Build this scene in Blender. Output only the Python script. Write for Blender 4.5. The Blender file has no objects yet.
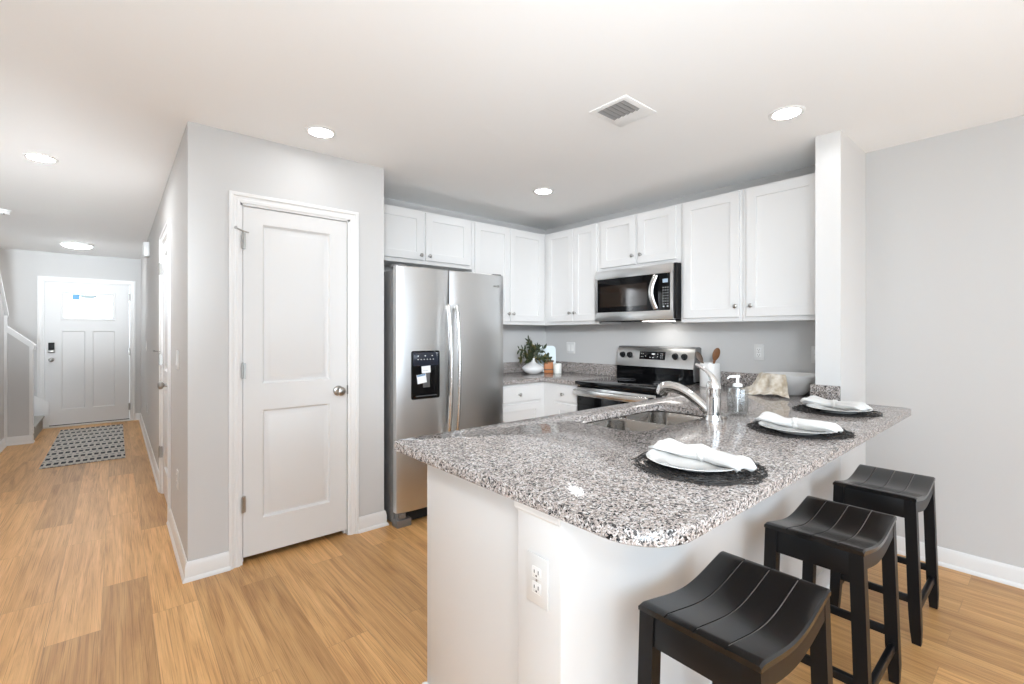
import bpy, bmesh, math, random
from mathutils import Vector, Matrix

C = bpy.context.scene
COL = C.collection
PI = math.pi
sin, cos = math.sin, math.cos
random.seed(7)

# ------------------------------------------------------------------ camera
cam_d = bpy.data.cameras.new('camera')
cam = bpy.data.objects.new('camera', cam_d)
COL.objects.link(cam)
cam_d.sensor_width = 36.0
cam_d.lens = 466.0 / 1024.0 * 36.0
cam_d.shift_y = -(342.0 - 333.4) / 1024.0
cam_d.clip_start = 0.02
cam.location = (0, 0, 1.3127)
cam.rotation_euler = (PI / 2, 0, -0.7047)
C.camera = cam

# ------------------------------------------------------------------ world, light, exposure
w = bpy.data.worlds.new('sky')
C.world = w
w.use_nodes = True
wb = w.node_tree.nodes['Background']
wb.inputs[1].default_value = 1.08
wc = w.node_tree.nodes.new('ShaderNodeTexCoord')
ws = w.node_tree.nodes.new('ShaderNodeSeparateXYZ')
wm = w.node_tree.nodes.new('ShaderNodeMapRange')
wm.inputs['From Min'].default_value = -0.05
wm.inputs['From Max'].default_value = 0.03
wx = w.node_tree.nodes.new('ShaderNodeMix')
wx.data_type = 'RGBA'
wx.inputs[6].default_value = (0.9, 0.95, 1.0, 1)       # paving outside
wx.inputs[7].default_value = (2.95, 3.38, 3.80, 1)     # pale bright overcast sky
w.node_tree.links.new(wc.outputs['Generated'], ws.inputs[0])
w.node_tree.links.new(ws.outputs['Z'], wm.inputs[0])
w.node_tree.links.new(wm.outputs[0], wx.inputs['Factor'])
w.node_tree.links.new(wx.outputs[2], wb.inputs[0])
C.view_settings.view_transform = 'Standard'
C.view_settings.look = 'None'
C.view_settings.gamma = 1.0
C.view_settings.use_curve_mapping = False
C.view_settings.exposure = 0.21
C.cycles.use_denoising = True
C.cycles.max_bounces = 14
C.cycles.diffuse_bounces = 8
C.cycles.sample_clamp_indirect = 6.0
LAMP = 42.0


def portal(name, loc, rot, sx, sy):
    d = bpy.data.lights.new(name, 'AREA')
    d.shape = 'RECTANGLE'
    d.size, d.size_y = sx, sy
    d.cycles.is_portal = True
    o = bpy.data.objects.new(name, d)
    COL.objects.link(o)
    o.location, o.rotation_euler = loc, rot
    return o


# the glazed openings of the great room, behind the camera
portal('daylight_portal', (1.3, -3.28, 1.17), (PI / 2, 0, 0), 4.3, 2.2)
portal('daylight_portal', (-1.12, -1.2, 1.17), (0, -PI / 2, 0), 2.2, 2.9)  # left opening is added to bring in side daylight




def soft(name, loc, rot, sx, sy, power, col=(1, 1, 1)):
    d = bpy.data.lights.new(name, 'AREA')
    d.shape = 'RECTANGLE'
    d.size, d.size_y = sx, sy
    d.energy = power
    d.color = col
    o = bpy.data.objects.new(name, d)
    COL.objects.link(o)
    o.location, o.rotation_euler = loc, rot
    return o


# unseen fill lights added behind the camera, bounced off the ceiling
soft('bounce_fill_light', (0.6, -1.2, 0.7), (PI, 0, 0), 2.4, 1.8, 34, (0.73, 0.88, 1.0))
soft('bounce_fill_light', (-0.45, -0.7, 0.6), (PI, 0, 0), 0.9, 1.0, 76, (0.73, 0.88, 1.0))
hl = soft('hall_fill_light', (-0.45, -0.75, 0.95), (0, 0, 0), 0.5, 0.5, 9.5, (0.84, 0.93, 1.0))  # added fill beam down the hall, no real lamp here
hl.rotation_euler = Vector((0.0, 7.6, 1.40)).to_track_quat('-Z', 'Y').to_euler()
hl.data.spread = math.radians(24)
# another unseen fill, added to brighten the kitchen corner
kl = soft('kitchen_fill_light', (-0.35, -0.75, 2.15), (0, 0, 0), 0.6, 0.4, 12, (0.90, 0.95, 1.0))
kl.rotation_euler = Vector((3.45, 3.95, -0.98)).to_track_quat('-Z', 'Y').to_euler()
kl.data.spread = math.radians(50)

# ------------------------------------------------------------------ materials
def mat(name, col, rough=0.5, metal=0.0, spec=None, emis=None, estr=0.0, coat=0.0):
    m = bpy.data.materials.new(name)
    m.use_nodes = True
    b = m.node_tree.nodes['Principled BSDF']
    b.inputs['Base Color'].default_value = (*col, 1)
    b.inputs['Roughness'].default_value = rough
    b.inputs['Metallic'].default_value = metal
    if spec is not None:
        b.inputs['Specular IOR Level'].default_value = spec
    if coat:
        b.inputs['Coat Weight'].default_value = coat
        b.inputs['Coat Roughness'].default_value = 0.1
    if emis:
        b.inputs['Emission Color'].default_value = (*emis, 1)
        b.inputs['Emission Strength'].default_value = estr
    return m


def nodes(m):
    nt = m.node_tree
    return nt, nt.nodes, nt.links, nt.nodes['Principled BSDF']


def add(N, t, **kw):
    n = N.new(t)
    for k, v in kw.items():
        setattr(n, k, v)
    return n


def ramp(N, stops, interp='LINEAR'):
    r = N.new('ShaderNodeValToRGB')
    r.color_ramp.interpolation = interp
    e = r.color_ramp.elements
    while len(e) < len(stops):
        e.new(0.5)
    for i, (p, c) in enumerate(stops):
        e[i].position = p
        e[i].color = (*c, 1)
    return r


def bumpy(m, scale, strength, dist=0.002, stretch=None):
    nt, N, L, b = nodes(m)
    g = add(N, 'ShaderNodeNewGeometry')
    mp = add(N, 'ShaderNodeMapping')
    if stretch:
        mp.inputs['Scale'].default_value = stretch
    n = add(N, 'ShaderNodeTexNoise')
    n.inputs['Scale'].default_value = scale
    n.inputs['Detail'].default_value = 3
    bp = add(N, 'ShaderNodeBump')
    bp.inputs['Strength'].default_value = strength
    bp.inputs['Distance'].default_value = dist
    L.new(g.outputs['Position'], mp.inputs[0])
    L.new(mp.outputs[0], n.inputs['Vector'])
    L.new(n.outputs['Fac'], bp.inputs['Height'])
    L.new(bp.outputs[0], b.inputs['Normal'])
    return m


M = {}
M['wall'] = bumpy(mat('wall_paint', (0.615, 0.612, 0.607), 0.75), 220, 0.06)
M['ceil'] = bumpy(mat('ceiling_paint', (0.91, 0.91, 0.905), 0.85), 160, 0.08)
M['trim'] = mat('white_trim_gloss', (0.82, 0.82, 0.815), 0.32)
M['door'] = mat('white_door_paint', (0.755, 0.755, 0.752), 0.35)
M['cab'] = mat('white_cabinet_paint', (0.75, 0.748, 0.742), 0.32)
M['nickel'] = mat('satin_nickel', (0.42, 0.41, 0.39), 0.28, 1.0)
M['chrome'] = mat('chrome', (0.82, 0.82, 0.82), 0.07, 1.0)
M['blackplastic'] = mat('black_plastic', (0.006, 0.006, 0.007), 0.35, spec=0.3)
M['blackglass'] = mat('black_glass', (0.004, 0.004, 0.0045), 0.04, spec=0.25)
M['darkgrey'] = mat('appliance_side_grey', (0.25, 0.25, 0.25), 0.45, 0.6)
M['dark'] = mat('dark_gap', (0.01, 0.01, 0.01), 0.8)
M['white'] = mat('white_plastic', (0.85, 0.85, 0.84), 0.3)
M['offwhite'] = mat('plate_plastic', (0.74, 0.74, 0.73), 0.3)
M['china'] = mat('white_china', (0.66, 0.66, 0.65), 0.12, coat=0.4)
M['ceramic'] = mat('white_ceramic', (0.83, 0.83, 0.82), 0.25)
M['linen'] = bumpy(mat('white_linen', (0.72, 0.72, 0.71), 0.85), 700, 0.25, 0.001)
M['slot'] = mat('dark_slot', (0.03, 0.03, 0.03), 0.6)
M['grille'] = mat('dark_grey_metal', (0.10, 0.10, 0.10), 0.6)
M['lamp'] = mat('lamp_diffuser', (0.9, 0.9, 0.9), 0.5, emis=(0.97, 0.985, 1.0), estr=LAMP)
M['hall_lamp'] = mat('hall_lamp_diffuser', (0.9, 0.9, 0.9), 0.5, emis=(0.97, 0.985, 1.0), estr=330)
M['hall_dome'] = mat('dome_diffuser', (0.9, 0.9, 0.9), 0.5, emis=(0.97, 0.985, 1.0), estr=45)
M['mark'] = mat('printed_marks', (0.75, 0.78, 0.80), 0.5)
M['display'] = mat('display_glow', (0.2, 0.25, 0.3), 0.3, emis=(0.55, 0.7, 0.85), estr=0.35)
M['sticker'] = mat('paper_sticker', (0.78, 0.80, 0.82), 0.6)
M['stickerblue'] = mat('blue_sticker', (0.16, 0.45, 0.80), 0.5)
M['woodspoon'] = mat('brown_wood', (0.20, 0.085, 0.032), 0.5)
M['darkwood'] = mat('dark_wood', (0.10, 0.065, 0.045), 0.5)
M['orangewood'] = mat('orange_wood', (0.50, 0.18, 0.055), 0.5)
M['paleblue'] = mat('pale_blue_board', (0.66, 0.76, 0.80), 0.4)
M['wax'] = mat('candle_white', (0.85, 0.86, 0.82), 0.4)
M['leaf'] = mat('dark_green_leaf', (0.035, 0.05, 0.02), 0.45)
M['leaf2'] = mat('olive_leaf', (0.13, 0.11, 0.03), 0.45)
M['stem'] = mat('twig_brown', (0.06, 0.04, 0.025), 0.7)
M['carpet'] = bumpy(mat('stair_carpet', (0.40, 0.39, 0.36), 0.95), 300, 0.8, 0.004)

# black stool paint: satin, worn edges
m = M['black'] = mat('black_satin_wood', (0.006, 0.0062, 0.007), 0.20, spec=0.5)
bumpy(m, 60, 0.05, 0.002, (1, 6, 6))
M['legblack'] = mat('black_leg_paint', (0.005, 0.0052, 0.0062), 0.38, spec=0.28)
M['groove'] = mat('rubbed_groove', (0.30, 0.28, 0.26), 0.6)

# placemat twigs
m = M['twig'] = mat('dark_woven_twig', (0.022, 0.020, 0.019), 0.55)

# stainless: brushed
def steel(name, col, rough, stretch):
    m = mat(name, col, rough, 1.0)
    nt, N, L, b = nodes(m)
    g = add(N, 'ShaderNodeNewGeometry')
    mp = add(N, 'ShaderNodeMapping')
    mp.inputs['Scale'].default_value = stretch
    n = add(N, 'ShaderNodeTexNoise')
    n.inputs['Scale'].default_value = 60
    n.inputs['Detail'].default_value = 4
    mr = add(N, 'ShaderNodeMapRange')
    mr.inputs['To Min'].default_value = rough - 0.06
    mr.inputs['To Max'].default_value = rough + 0.08
    L.new(g.outputs['Position'], mp.inputs[0])
    L.new(mp.outputs[0], n.inputs['Vector'])
    L.new(n.outputs['Fac'], mr.inputs[0])
    L.new(mr.outputs[0], b.inputs['Roughness'])
    bp = add(N, 'ShaderNodeBump')
    bp.inputs['Strength'].default_value = 0.006
    bp.inputs['Distance'].default_value = 0.001
    L.new(n.outputs['Fac'], bp.inputs['Height'])
    L.new(bp.outputs[0], b.inputs['Normal'])
    return m


M['steel'] = steel('brushed_stainless', (0.68, 0.68, 0.675), 0.30, (0.4, 0.4, 14))
M['steelv'] = steel('brushed_stainless_handle', (0.74, 0.735, 0.725), 0.22, (14, 14, 0.4))
M['sink'] = mat('sink_stainless', (0.36, 0.345, 0.325), 0.20, 1.0)


def granite():
    m = mat('speckled_granite', (0.6, 0.57, 0.54), 0.12, spec=0.36)
    nt, N, L, b = nodes(m)
    g = add(N, 'ShaderNodeNewGeometry')
    mp = add(N, 'ShaderNodeMapping')
    mp.inputs['Rotation'].default_value = (0.5, 0.35, 0.6)
    L.new(g.outputs['Position'], mp.inputs[0])
    nz = add(N, 'ShaderNodeTexNoise')
    nz.inputs['Scale'].default_value = 60
    nz.inputs['Detail'].default_value = 2
    L.new(mp.outputs[0], nz.inputs['Vector'])
    mx = add(N, 'ShaderNodeMix', data_type='VECTOR')
    mx.inputs['Factor'].default_value = 0.02
    L.new(mp.outputs[0], mx.inputs[4])
    L.new(nz.outputs['Color'], mx.inputs[5])
    v = add(N, 'ShaderNodeTexVoronoi')
    v.inputs['Scale'].default_value = 225
    v.inputs['Randomness'].default_value = 1
    L.new(mx.outputs[1], v.inputs['Vector'])
    s = add(N, 'ShaderNodeSeparateColor')
    L.new(v.outputs['Color'], s.inputs[0])
    r = ramp(N, [(0.0, (0.014, 0.014, 0.015)), (0.09, (0.085, 0.08, 0.08)), (0.19, (0.20, 0.19, 0.185)),
                 (0.30, (0.36, 0.315, 0.29)), (0.53, (0.47, 0.42, 0.395)), (0.80, (0.61, 0.59, 0.58))], 'CONSTANT')
    L.new(s.outputs[0], r.inputs[0])
    v2 = add(N, 'ShaderNodeTexVoronoi')
    v2.inputs['Scale'].default_value = 470
    L.new(mp.outputs[0], v2.inputs['Vector'])
    s2 = add(N, 'ShaderNodeSeparateColor')
    L.new(v2.outputs['Color'], s2.inputs[0])
    r2 = ramp(N, [(0.0, (0.35, 0.34, 0.34)), (0.12, (0.75, 0.74, 0.73)), (0.3, (1, 1, 1)), (0.8, (1.12, 1.1, 1.08))], 'CONSTANT')
    L.new(s2.outputs[1], r2.inputs[0])
    mul = add(N, 'ShaderNodeMix', data_type='RGBA', blend_type='MULTIPLY')
    mul.inputs['Factor'].default_value = 1
    L.new(r.outputs[0], mul.inputs[6])
    L.new(r2.outputs[0], mul.inputs[7])
    L.new(mul.outputs[2], b.inputs['Base Color'])
    return m


M['granite'] = granite()


def floor_mat():
    m = mat('oak_vinyl_plank', (0.6, 0.4, 0.2), 0.38)
    nt, N, L, b = nodes(m)
    g = add(N, 'ShaderNodeNewGeometry')
    mp = add(N, 'ShaderNodeMapping')
    mp.inputs['Rotation'].default_value = (0, 0, PI / 2)
    mp.inputs['Location'].default_value = (0.31, 0.05, 0)
    L.new(g.outputs['Position'], mp.inputs[0])
    br = add(N, 'ShaderNodeTexBrick')
    br.offset = 0.37
    br.offset_frequency = 2
    br.squash = 1.0
    br.inputs['Color1'].default_value = (0, 0, 0, 1)
    br.inputs['Color2'].default_value = (1, 1, 1, 1)
    br.inputs['Mortar'].default_value = (0.5, 0.5, 0.5, 1)
    br.inputs['Scale'].default_value = 1
    br.inputs['Mortar Size'].default_value = 0.0012
    br.inputs['Mortar Smooth'].default_value = 0.2
    br.inputs['Bias'].default_value = 0
    br.inputs['Brick Width'].default_value = 1.22
    br.inputs['Row Height'].default_value = 0.18
    L.new(mp.outputs[0], br.inputs['Vector'])
    # offset the grain per plank
    off = add(N, 'ShaderNodeVectorMath', operation='SCALE')
    off.inputs['Scale'].default_value = 7.0
    L.new(br.outputs['Color'], off.inputs[0])
    ad = add(N, 'ShaderNodeVectorMath', operation='ADD')
    L.new(mp.outputs[0], ad.inputs[0])
    L.new(off.outputs[0], ad.inputs[1])
    st = add(N, 'ShaderNodeMapping')
    st.inputs['Scale'].default_value = (0.6, 9, 1)
    L.new(ad.outputs[0], st.inputs[0])
    n1 = add(N, 'ShaderNodeTexNoise')
    n1.inputs['Scale'].default_value = 1.6
    n1.inputs['Detail'].default_value = 6
    n1.inputs['Roughness'].default_value = 0.62
    n1.inputs['Distortion'].default_value = 1.6
    L.new(st.outputs[0], n1.inputs['Vector'])
    st2 = add(N, 'ShaderNodeMapping')
    st2.inputs['Scale'].default_value = (1.5, 150, 1)
    L.new(ad.outputs[0], st2.inputs[0])
    n2 = add(N, 'ShaderNodeTexNoise')
    n2.inputs['Scale'].default_value = 2.2
    n2.inputs['Detail'].default_value = 4
    L.new(st2.outputs[0], n2.inputs['Vector'])
    r = ramp(N, [(0.22, (0.40, 0.185, 0.062)), (0.42, (0.58, 0.315, 0.118)), (0.56, (0.69, 0.395, 0.158)), (0.80, (0.80, 0.49, 0.218))])
    L.new(n1.outputs['Fac'], r.inputs[0])
    r2 = ramp(N, [(0.34, (0.66, 0.60, 0.53)), (0.45, (0.97, 0.96, 0.95)), (0.7, (1.08, 1.08, 1.08))])
    L.new(n2.outputs['Fac'], r2.inputs[0])
    mu = add(N, 'ShaderNodeMix', data_type='RGBA', blend_type='MULTIPLY')
    mu.inputs['Factor'].default_value = 1
    L.new(r.outputs[0], mu.inputs[6])
    L.new(r2.outputs[0], mu.inputs[7])
    # plank to plank tone
    pr = ramp(N, [(0.0, (0.80, 0.775, 0.73)), (0.5, (0.96, 0.955, 0.95)), (1.0, (1.14, 1.14, 1.13))])
    L.new(br.outputs['Color'], pr.inputs[0])
    mu2 = add(N, 'ShaderNodeMix', data_type='RGBA', blend_type='MULTIPLY')
    mu2.inputs['Factor'].default_value = 1
    L.new(mu.outputs[2], mu2.inputs[6])
    L.new(pr.outputs[0], mu2.inputs[7])
    # seams
    mu3 = add(N, 'ShaderNodeMix', data_type='RGBA', blend_type='MIX')
    mu3.inputs[7].default_value = (0.22, 0.12, 0.05, 1)
    sc = add(N, 'ShaderNodeMath', operation='MULTIPLY')
    sc.inputs[1].default_value = 0.4
    L.new(br.outputs['Fac'], sc.inputs[0])
    L.new(sc.outputs[0], mu3.inputs['Factor'])
    L.new(mu2.outputs[2], mu3.inputs[6])
    L.new(mu3.outputs[2], b.inputs['Base Color'])
    bp = add(N, 'ShaderNodeBump')
    bp.inputs['Strength'].default_value = 0.12
    bp.inputs['Distance'].default_value = 0.002
    L.new(n2.outputs['Fac'], bp.inputs['Height'])
    L.new(bp.outputs[0], b.inputs['Normal'])
    return m


M['floor'] = floor_mat()


def rug_mat():
    m = mat('woven_mat', (0.5, 0.48, 0.44), 0.95)
    nt, N, L, b = nodes(m)
    g = add(N, 'ShaderNodeNewGeometry')
    sp = add(N, 'ShaderNodeSeparateXYZ')
    L.new(g.outputs['Position'], sp.inputs[0])

    def mth(op, x, y=None):
        n = add(N, 'ShaderNodeMath', operation=op)
        for i, v in enumerate((x, y)):
            if v is None:
                continue
            if isinstance(v, (int, float)):
                n.inputs[i].default_value = v
            else:
                L.new(v, n.inputs[i])
        return n.outputs[0]

    def dashes(px, py, ox, oy, x0, x1, y0, y1):
        yy = mth('DIVIDE', mth('ADD', sp.outputs['Y'], oy), py)
        row = mth('FLOOR', yy)
        xx = mth('ADD', mth('DIVIDE', mth('ADD', sp.outputs['X'], ox), px), mth('MULTIPLY', mth('MODULO', row, 2.0), 0.5))
        fx_, fy_ = mth('FRACT', xx), mth('FRACT', yy)
        a = mth('MULTIPLY', mth('GREATER_THAN', fx_, x0), mth('LESS_THAN', fx_, x1))
        c = mth('MULTIPLY', mth('GREATER_THAN', fy_, y0), mth('LESS_THAN', fy_, y1))
        return mth('MULTIPLY', a, c)
    d1 = dashes(0.0535, 0.27, 5.0, 2.0, .14, .80, .30, .66)
    d2 = dashes(0.0535, 0.27, 5.02, 2.13, .20, .62, .36, .55)
    nz = add(N, 'ShaderNodeTexNoise')
    nz.inputs['Scale'].default_value = 55
    L.new(g.outputs['Position'], nz.inputs['Vector'])
    r = ramp(N, [(0.35, (0.40, 0.375, 0.34)), (0.65, (0.62, 0.59, 0.54))])
    L.new(nz.outputs['Fac'], r.inputs[0])
    m1 = add(N, 'ShaderNodeMix', data_type='RGBA')
    m1.inputs[7].default_value = (0.27, 0.265, 0.26, 1)
    L.new(r.outputs[0], m1.inputs[6])
    L.new(d2, m1.inputs['Factor'])
    m2 = add(N, 'ShaderNodeMix', data_type='RGBA')
    m2.inputs[7].default_value = (0.035, 0.038, 0.048, 1)
    L.new(m1.outputs[2], m2.inputs[6])
    L.new(d1, m2.inputs['Factor'])
    L.new(m2.outputs[2], b.inputs['Base Color'])
    return m


def towel_mat():
    m = mat('beige_towel', (0.55, 0.48, 0.38), 0.9)
    nt, N, L, b = nodes(m)
    g = add(N, 'ShaderNodeNewGeometry')
    n = add(N, 'ShaderNodeTexNoise')
    n.inputs['Scale'].default_value = 26
    n.inputs['Detail'].default_value = 4
    L.new(g.outputs['Position'], n.inputs['Vector'])
    r = ramp(N, [(0.35, (0.52, 0.44, 0.33)), (0.5, (0.66, 0.60, 0.51)), (0.65, (0.76, 0.72, 0.66))])
    L.new(n.outputs['Fac'], r.inputs[0])
    L.new(r.outputs[0], b.inputs['Base Color'])
    return m


def clear_mat(name, col, rough=0.02, ior=1.45):
    m = mat(name, col, rough)
    b = m.node_tree.nodes['Principled BSDF']
    b.inputs['Transmission Weight'].default_value = 1.0
    b.inputs['IOR'].default_value = ior
    return m


M['rug'] = rug_mat()
M['towel'] = towel_mat()
M['glass'] = None
M['soap'] = None
# window pane: thin sheet, lets daylight straight through
m = M['pane'] = bpy.data.materials.new('window_pane')
m.use_nodes = True
nt = m.node_tree
nt.nodes.clear()
o_ = nt.nodes.new('ShaderNodeOutputMaterial')
t_ = nt.nodes.new('ShaderNodeBsdfTransparent')
g_ = nt.nodes.new('ShaderNodeBsdfGlossy')
g_.inputs['Roughness'].default_value = 0.02
x_ = nt.nodes.new('ShaderNodeMixShader')
x_.inputs[0].default_value = 0.06
nt.links.new(t_.outputs[0], x_.inputs[1])
nt.links.new(g_.outputs[0], x_.inputs[2])
nt.links.new(x_.outputs[0], o_.inputs[0])


m = M['glass'] = M['pane'].copy()
m.name = 'clear_thin_glass'
m.node_tree.nodes['Mix Shader'].inputs[0].default_value = 0.16
m.node_tree.nodes['Transparent BSDF'].inputs[0].default_value = (0.965, 0.972, 0.972, 1)
m = M['soap'] = m.copy()
m.name = 'clear_liquid_soap'
m.node_tree.nodes['Mix Shader'].inputs[0].default_value = 0.04


# ------------------------------------------------------------------ mesh helpers
def fY(y):           # a face looking towards -Y: (a along X, b up, c out)
    return lambda a, b, c: (a, y - c, b)


def fX(x):           # a face looking towards -X: (a along Y, b up, c out)
    return lambda a, b, c: (x - c, a, b)


def fYp(y):          # a face looking towards +Y
    return lambda a, b, c: (a, y + c, b)


def fD(z):           # a ceiling fitting looking down
    return lambda a, b, c: (a, b, z - c)


def fU(z):
    return lambda a, b, c: (a, b, z + c)


class MB:
    def __init__(self, T=None):
        self.bm = bmesh.new()
        self.T = T
        self.mi = 0

    def geo(self, vs, fs, raw=False):
        T = None if raw else self.T
        v = [self.bm.verts.new(T(*p) if T else p) for p in vs]
        for f in fs:
            try:
                fc = self.bm.faces.new([v[i] for i in f])
                fc.material_index = self.mi
            except ValueError:
                pass
        return v

    def box(self, x0, x1, y0, y1, z0, z1, bev=0.0, seg=2):
        vs = [(x, y, z) for x in (x0, x1) for y in (y0, y1) for z in (z0, z1)]
        fs = [(0, 1, 3, 2), (4, 6, 7, 5), (0, 4, 5, 1), (2, 3, 7, 6), (0, 2, 6, 4), (1, 5, 7, 3)]
        if bev <= 0:
            self.geo(vs, fs)
            return self
        t = bmesh.new()
        v = [t.verts.new(p) for p in vs]
        for f in fs:
            t.faces.new([v[i] for i in f])
        bmesh.ops.bevel(t, geom=list(t.edges), offset=bev, segments=seg, affect='EDGES', profile=0.5)
        t.verts.index_update()
        self.geo([tuple(q.co) for q in t.verts], [[q.index for q in f.verts] for f in t.faces])
        t.free()
        return self

    def rings(self, loops, cap0=True, cap1=True, closed=False):
        n = len(loops[0])
        vs = [p for l in loops for p in l]
        fs = []
        for i in range(len(loops) - 1):
            for j in range(n):
                k = (j + 1) % n
                fs.append((i * n + j, i * n + k, (i + 1) * n + k, (i + 1) * n + j))
        if closed:
            i = len(loops) - 1
            for j in range(n):
                k = (j + 1) % n
                fs.append((i * n + j, i * n + k, k, j))
        else:
            if cap0:
                fs.append(tuple(range(n))[::-1])
            if cap1:
                fs.append(tuple((len(loops) - 1) * n + j for j in range(n)))
        self.geo(vs, fs)
        return self

    def tube(self, pts, r, n=10, flat=1.0, closed=False):
        P = [Vector(p) for p in pts]
        R = r if isinstance(r, (list, tuple)) else [r] * len(P)
        loops = []
        prev = None
        for i, p in enumerate(P):
            if closed:
                d = P[(i + 1) % len(P)] - P[i - 1]
            else:
                d = P[min(i + 1, len(P) - 1)] - P[max(i - 1, 0)]
            d = d.normalized()
            if prev is None:
                u = d.orthogonal().normalized()
                if abs(d.z) < 0.99:
                    u = d.cross(Vector((0, 0, 1))).normalized()
            else:
                u = (prev - d * prev.dot(d)).normalized()
            prev = u
            q = d.cross(u)
            loops.append([tuple(p + R[i] * (cos(2 * PI * k / n) * u + flat * sin(2 * PI * k / n) * q)) for k in range(n)])
        self.rings(loops, closed=closed)
        return self

    def cyl(self, p0, p1, r0, r1=None, n=24):
        return self.tube([p0, p1], [r0, r0 if r1 is None else r1], n)

    def lathe(self, prof, c, d=(0, 0, 1), n=32, cap0=True, cap1=True):
        d = Vector(d).normalized()
        u = d.orthogonal().normalized()
        q = d.cross(u)
        c = Vector(c)
        loops = [[tuple(c + d * h + max(r, 1e-5) * (cos(2 * PI * k / n) * u + sin(2 * PI * k / n) * q)) for k in range(n)] for r, h in prof]
        self.rings(loops, cap0, cap1)
        return self

    def ell(self, c, rx, ry, rz, n=20, m=12):
        loops = []
        for i in range(m + 1):
            t = PI * i / m
            loops.append([(c[0] + rx * max(sin(t), 1e-4) * cos(2 * PI * k / n), c[1] + ry * max(sin(t), 1e-4) * sin(2 * PI * k / n), c[2] - rz * cos(t)) for k in range(n)])
        return self.rings(loops)

    def poly(self, pts, c0, c1):
        """prism: polygon in the (a,b) plane between c0 and c1"""
        n = len(pts)
        return self.rings([[(a, b, c0) for a, b in pts], [(a, b, c1) for a, b in pts]])

    def grid(self, f, nu, nv):
        vs = [f(i / nu, j / nv) for i in range(nu + 1) for j in range(nv + 1)]
        fs = [(i * (nv + 1) + j, (i + 1) * (nv + 1) + j, (i + 1) * (nv + 1) + j + 1, i * (nv + 1) + j + 1) for i in range(nu) for j in range(nv)]
        self.geo(vs, fs)
        return self

    def sheet(self, f, nu, nv, t):
        """a cloth of thickness t: f(u,v)->(point); offset along numeric normal"""
        top, bot = [], []
        e = 1e-3
        for i in range(nu + 1):
            for j in range(nv + 1):
                u, v = i / nu, j / nv
                p = Vector(f(u, v))
                du = Vector(f(min(u + e, 1), v)) - Vector(f(max(u - e, 0), v))
                dv = Vector(f(u, min(v + e, 1))) - Vector(f(u, max(v - e, 0)))
                nn = du.cross(dv)
                nn = nn.normalized() if nn.length > 1e-12 else Vector((0, 0, 1))
                top.append(tuple(p + nn * t / 2))
                bot.append(tuple(p - nn * t / 2))
        W = nv + 1
        K = len(top)
        fs = []
        for i in range(nu):
            for j in range(nv):
                a, b, c, d = i * W + j, (i + 1) * W + j, (i + 1) * W + j + 1, i * W + j + 1
                fs += [(a, b, c, d), (K + d, K + c, K + b, K + a)]
        for j in range(nv):
            fs += [(j, j + 1, K + j + 1, K + j), (nu * W + j + 1, nu * W + j, K + nu * W + j, K + nu * W + j + 1)]
        for i in range(nu):
            fs += [((i + 1) * W, i * W, K + i * W, K + (i + 1) * W), (i * W + nv, (i + 1) * W + nv, K + (i + 1) * W + nv, K + i * W + nv)]
        self.geo(top + bot, fs)
        return self

    def slab(self, a0, a1, b0, b1, c0, c1, panels=(), prof=((0, 0), (0.0015, -0.006)), chamf=0.0015):
        """a door or drawer front with one ring profile per panel opening; panels stacked vertically, same a-range"""
        def rect(i, c):
            return [(a0 + i, b0 + i, c), (a1 - i, b0 + i, c), (a1 - i, b1 - i, c), (a0 + i, b1 - i, c)]
        self.rings([rect(0, c0), rect(0, c1 - chamf), rect(chamf, c1)], True, not panels)
        if panels:
            A0, A1, B0, B1 = a0 + chamf, a1 - chamf, b0 + chamf, b1 - chamf
            cols = sorted({(p[0], p[1]) for p in panels})
            xs = [A0] + [x for cc in cols for x in cc] + [A1]
            for k in range(0, len(xs), 2):      # full-height stiles
                self.geo([(xs[k], B0, c1), (xs[k + 1], B0, c1), (xs[k + 1], B1, c1), (xs[k], B1, c1)], [(0, 1, 2, 3)])
            for cc in cols:
                ps = sorted([p for p in panels if (p[0], p[1]) == cc], key=lambda p: p[2])
                ys = [B0] + [y for p in ps for y in (p[2], p[3])] + [B1]
                for k in range(0, len(ys), 2):
                    self.geo([(cc[0], ys[k], c1), (cc[1], ys[k], c1), (cc[1], ys[k + 1], c1), (cc[0], ys[k + 1], c1)], [(0, 1, 2, 3)])
                for p in ps:
                    loops = [[(p[0] + i, p[2] + i, c1 + d), (p[1] - i, p[2] + i, c1 + d), (p[1] - i, p[3] - i, c1 + d), (p[0] + i, p[3] - i, c1 + d)] for i, d in prof]
                    self.rings(loops, False, True)
        return self

    def build(self, name, m, parent=None, smooth=38, weld=True):
        bm = self.bm
        if weld:
            bmesh.ops.remove_doubles(bm, verts=list(bm.verts), dist=2e-5)
        bmesh.ops.recalc_face_normals(bm, faces=list(bm.faces))
        off = Vector((0, 0, 0))
        p = parent
        while p:
            off += p.location
            p = p.parent
        if off.length:
            for v in bm.verts:
                v.co -= off
        me = bpy.data.meshes.new(name)
        for f in bm.faces:
            f.smooth = True
        bm.to_mesh(me)
        bm.free()
        try:
            me.set_sharp_from_angle(angle=math.radians(smooth))
        except Exception:
            pass
        ms = m if isinstance(m, (list, tuple)) else [m]
        for k in ms:
            me.materials.append(k if not isinstance(k, str) else M[k])
        o = bpy.data.objects.new(name, me)
        COL.objects.link(o)
        if parent:
            o.parent = parent
        return o


def tag(o, label, cat, group=None):
    o['label'] = label
    o['category'] = cat
    if group:
        o['group'] = group
    return o


def thing(name, label, cat, loc=(0, 0, 0), group=None):
    o = bpy.data.objects.new(name, None)
    COL.objects.link(o)
    o.location = loc
    o.empty_display_size = 0.05
    return tag(o, label, cat, group)


def struct(o, label=None):
    o['kind'] = 'structure'
    if label:
        o['label'] = label
    return o


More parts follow.
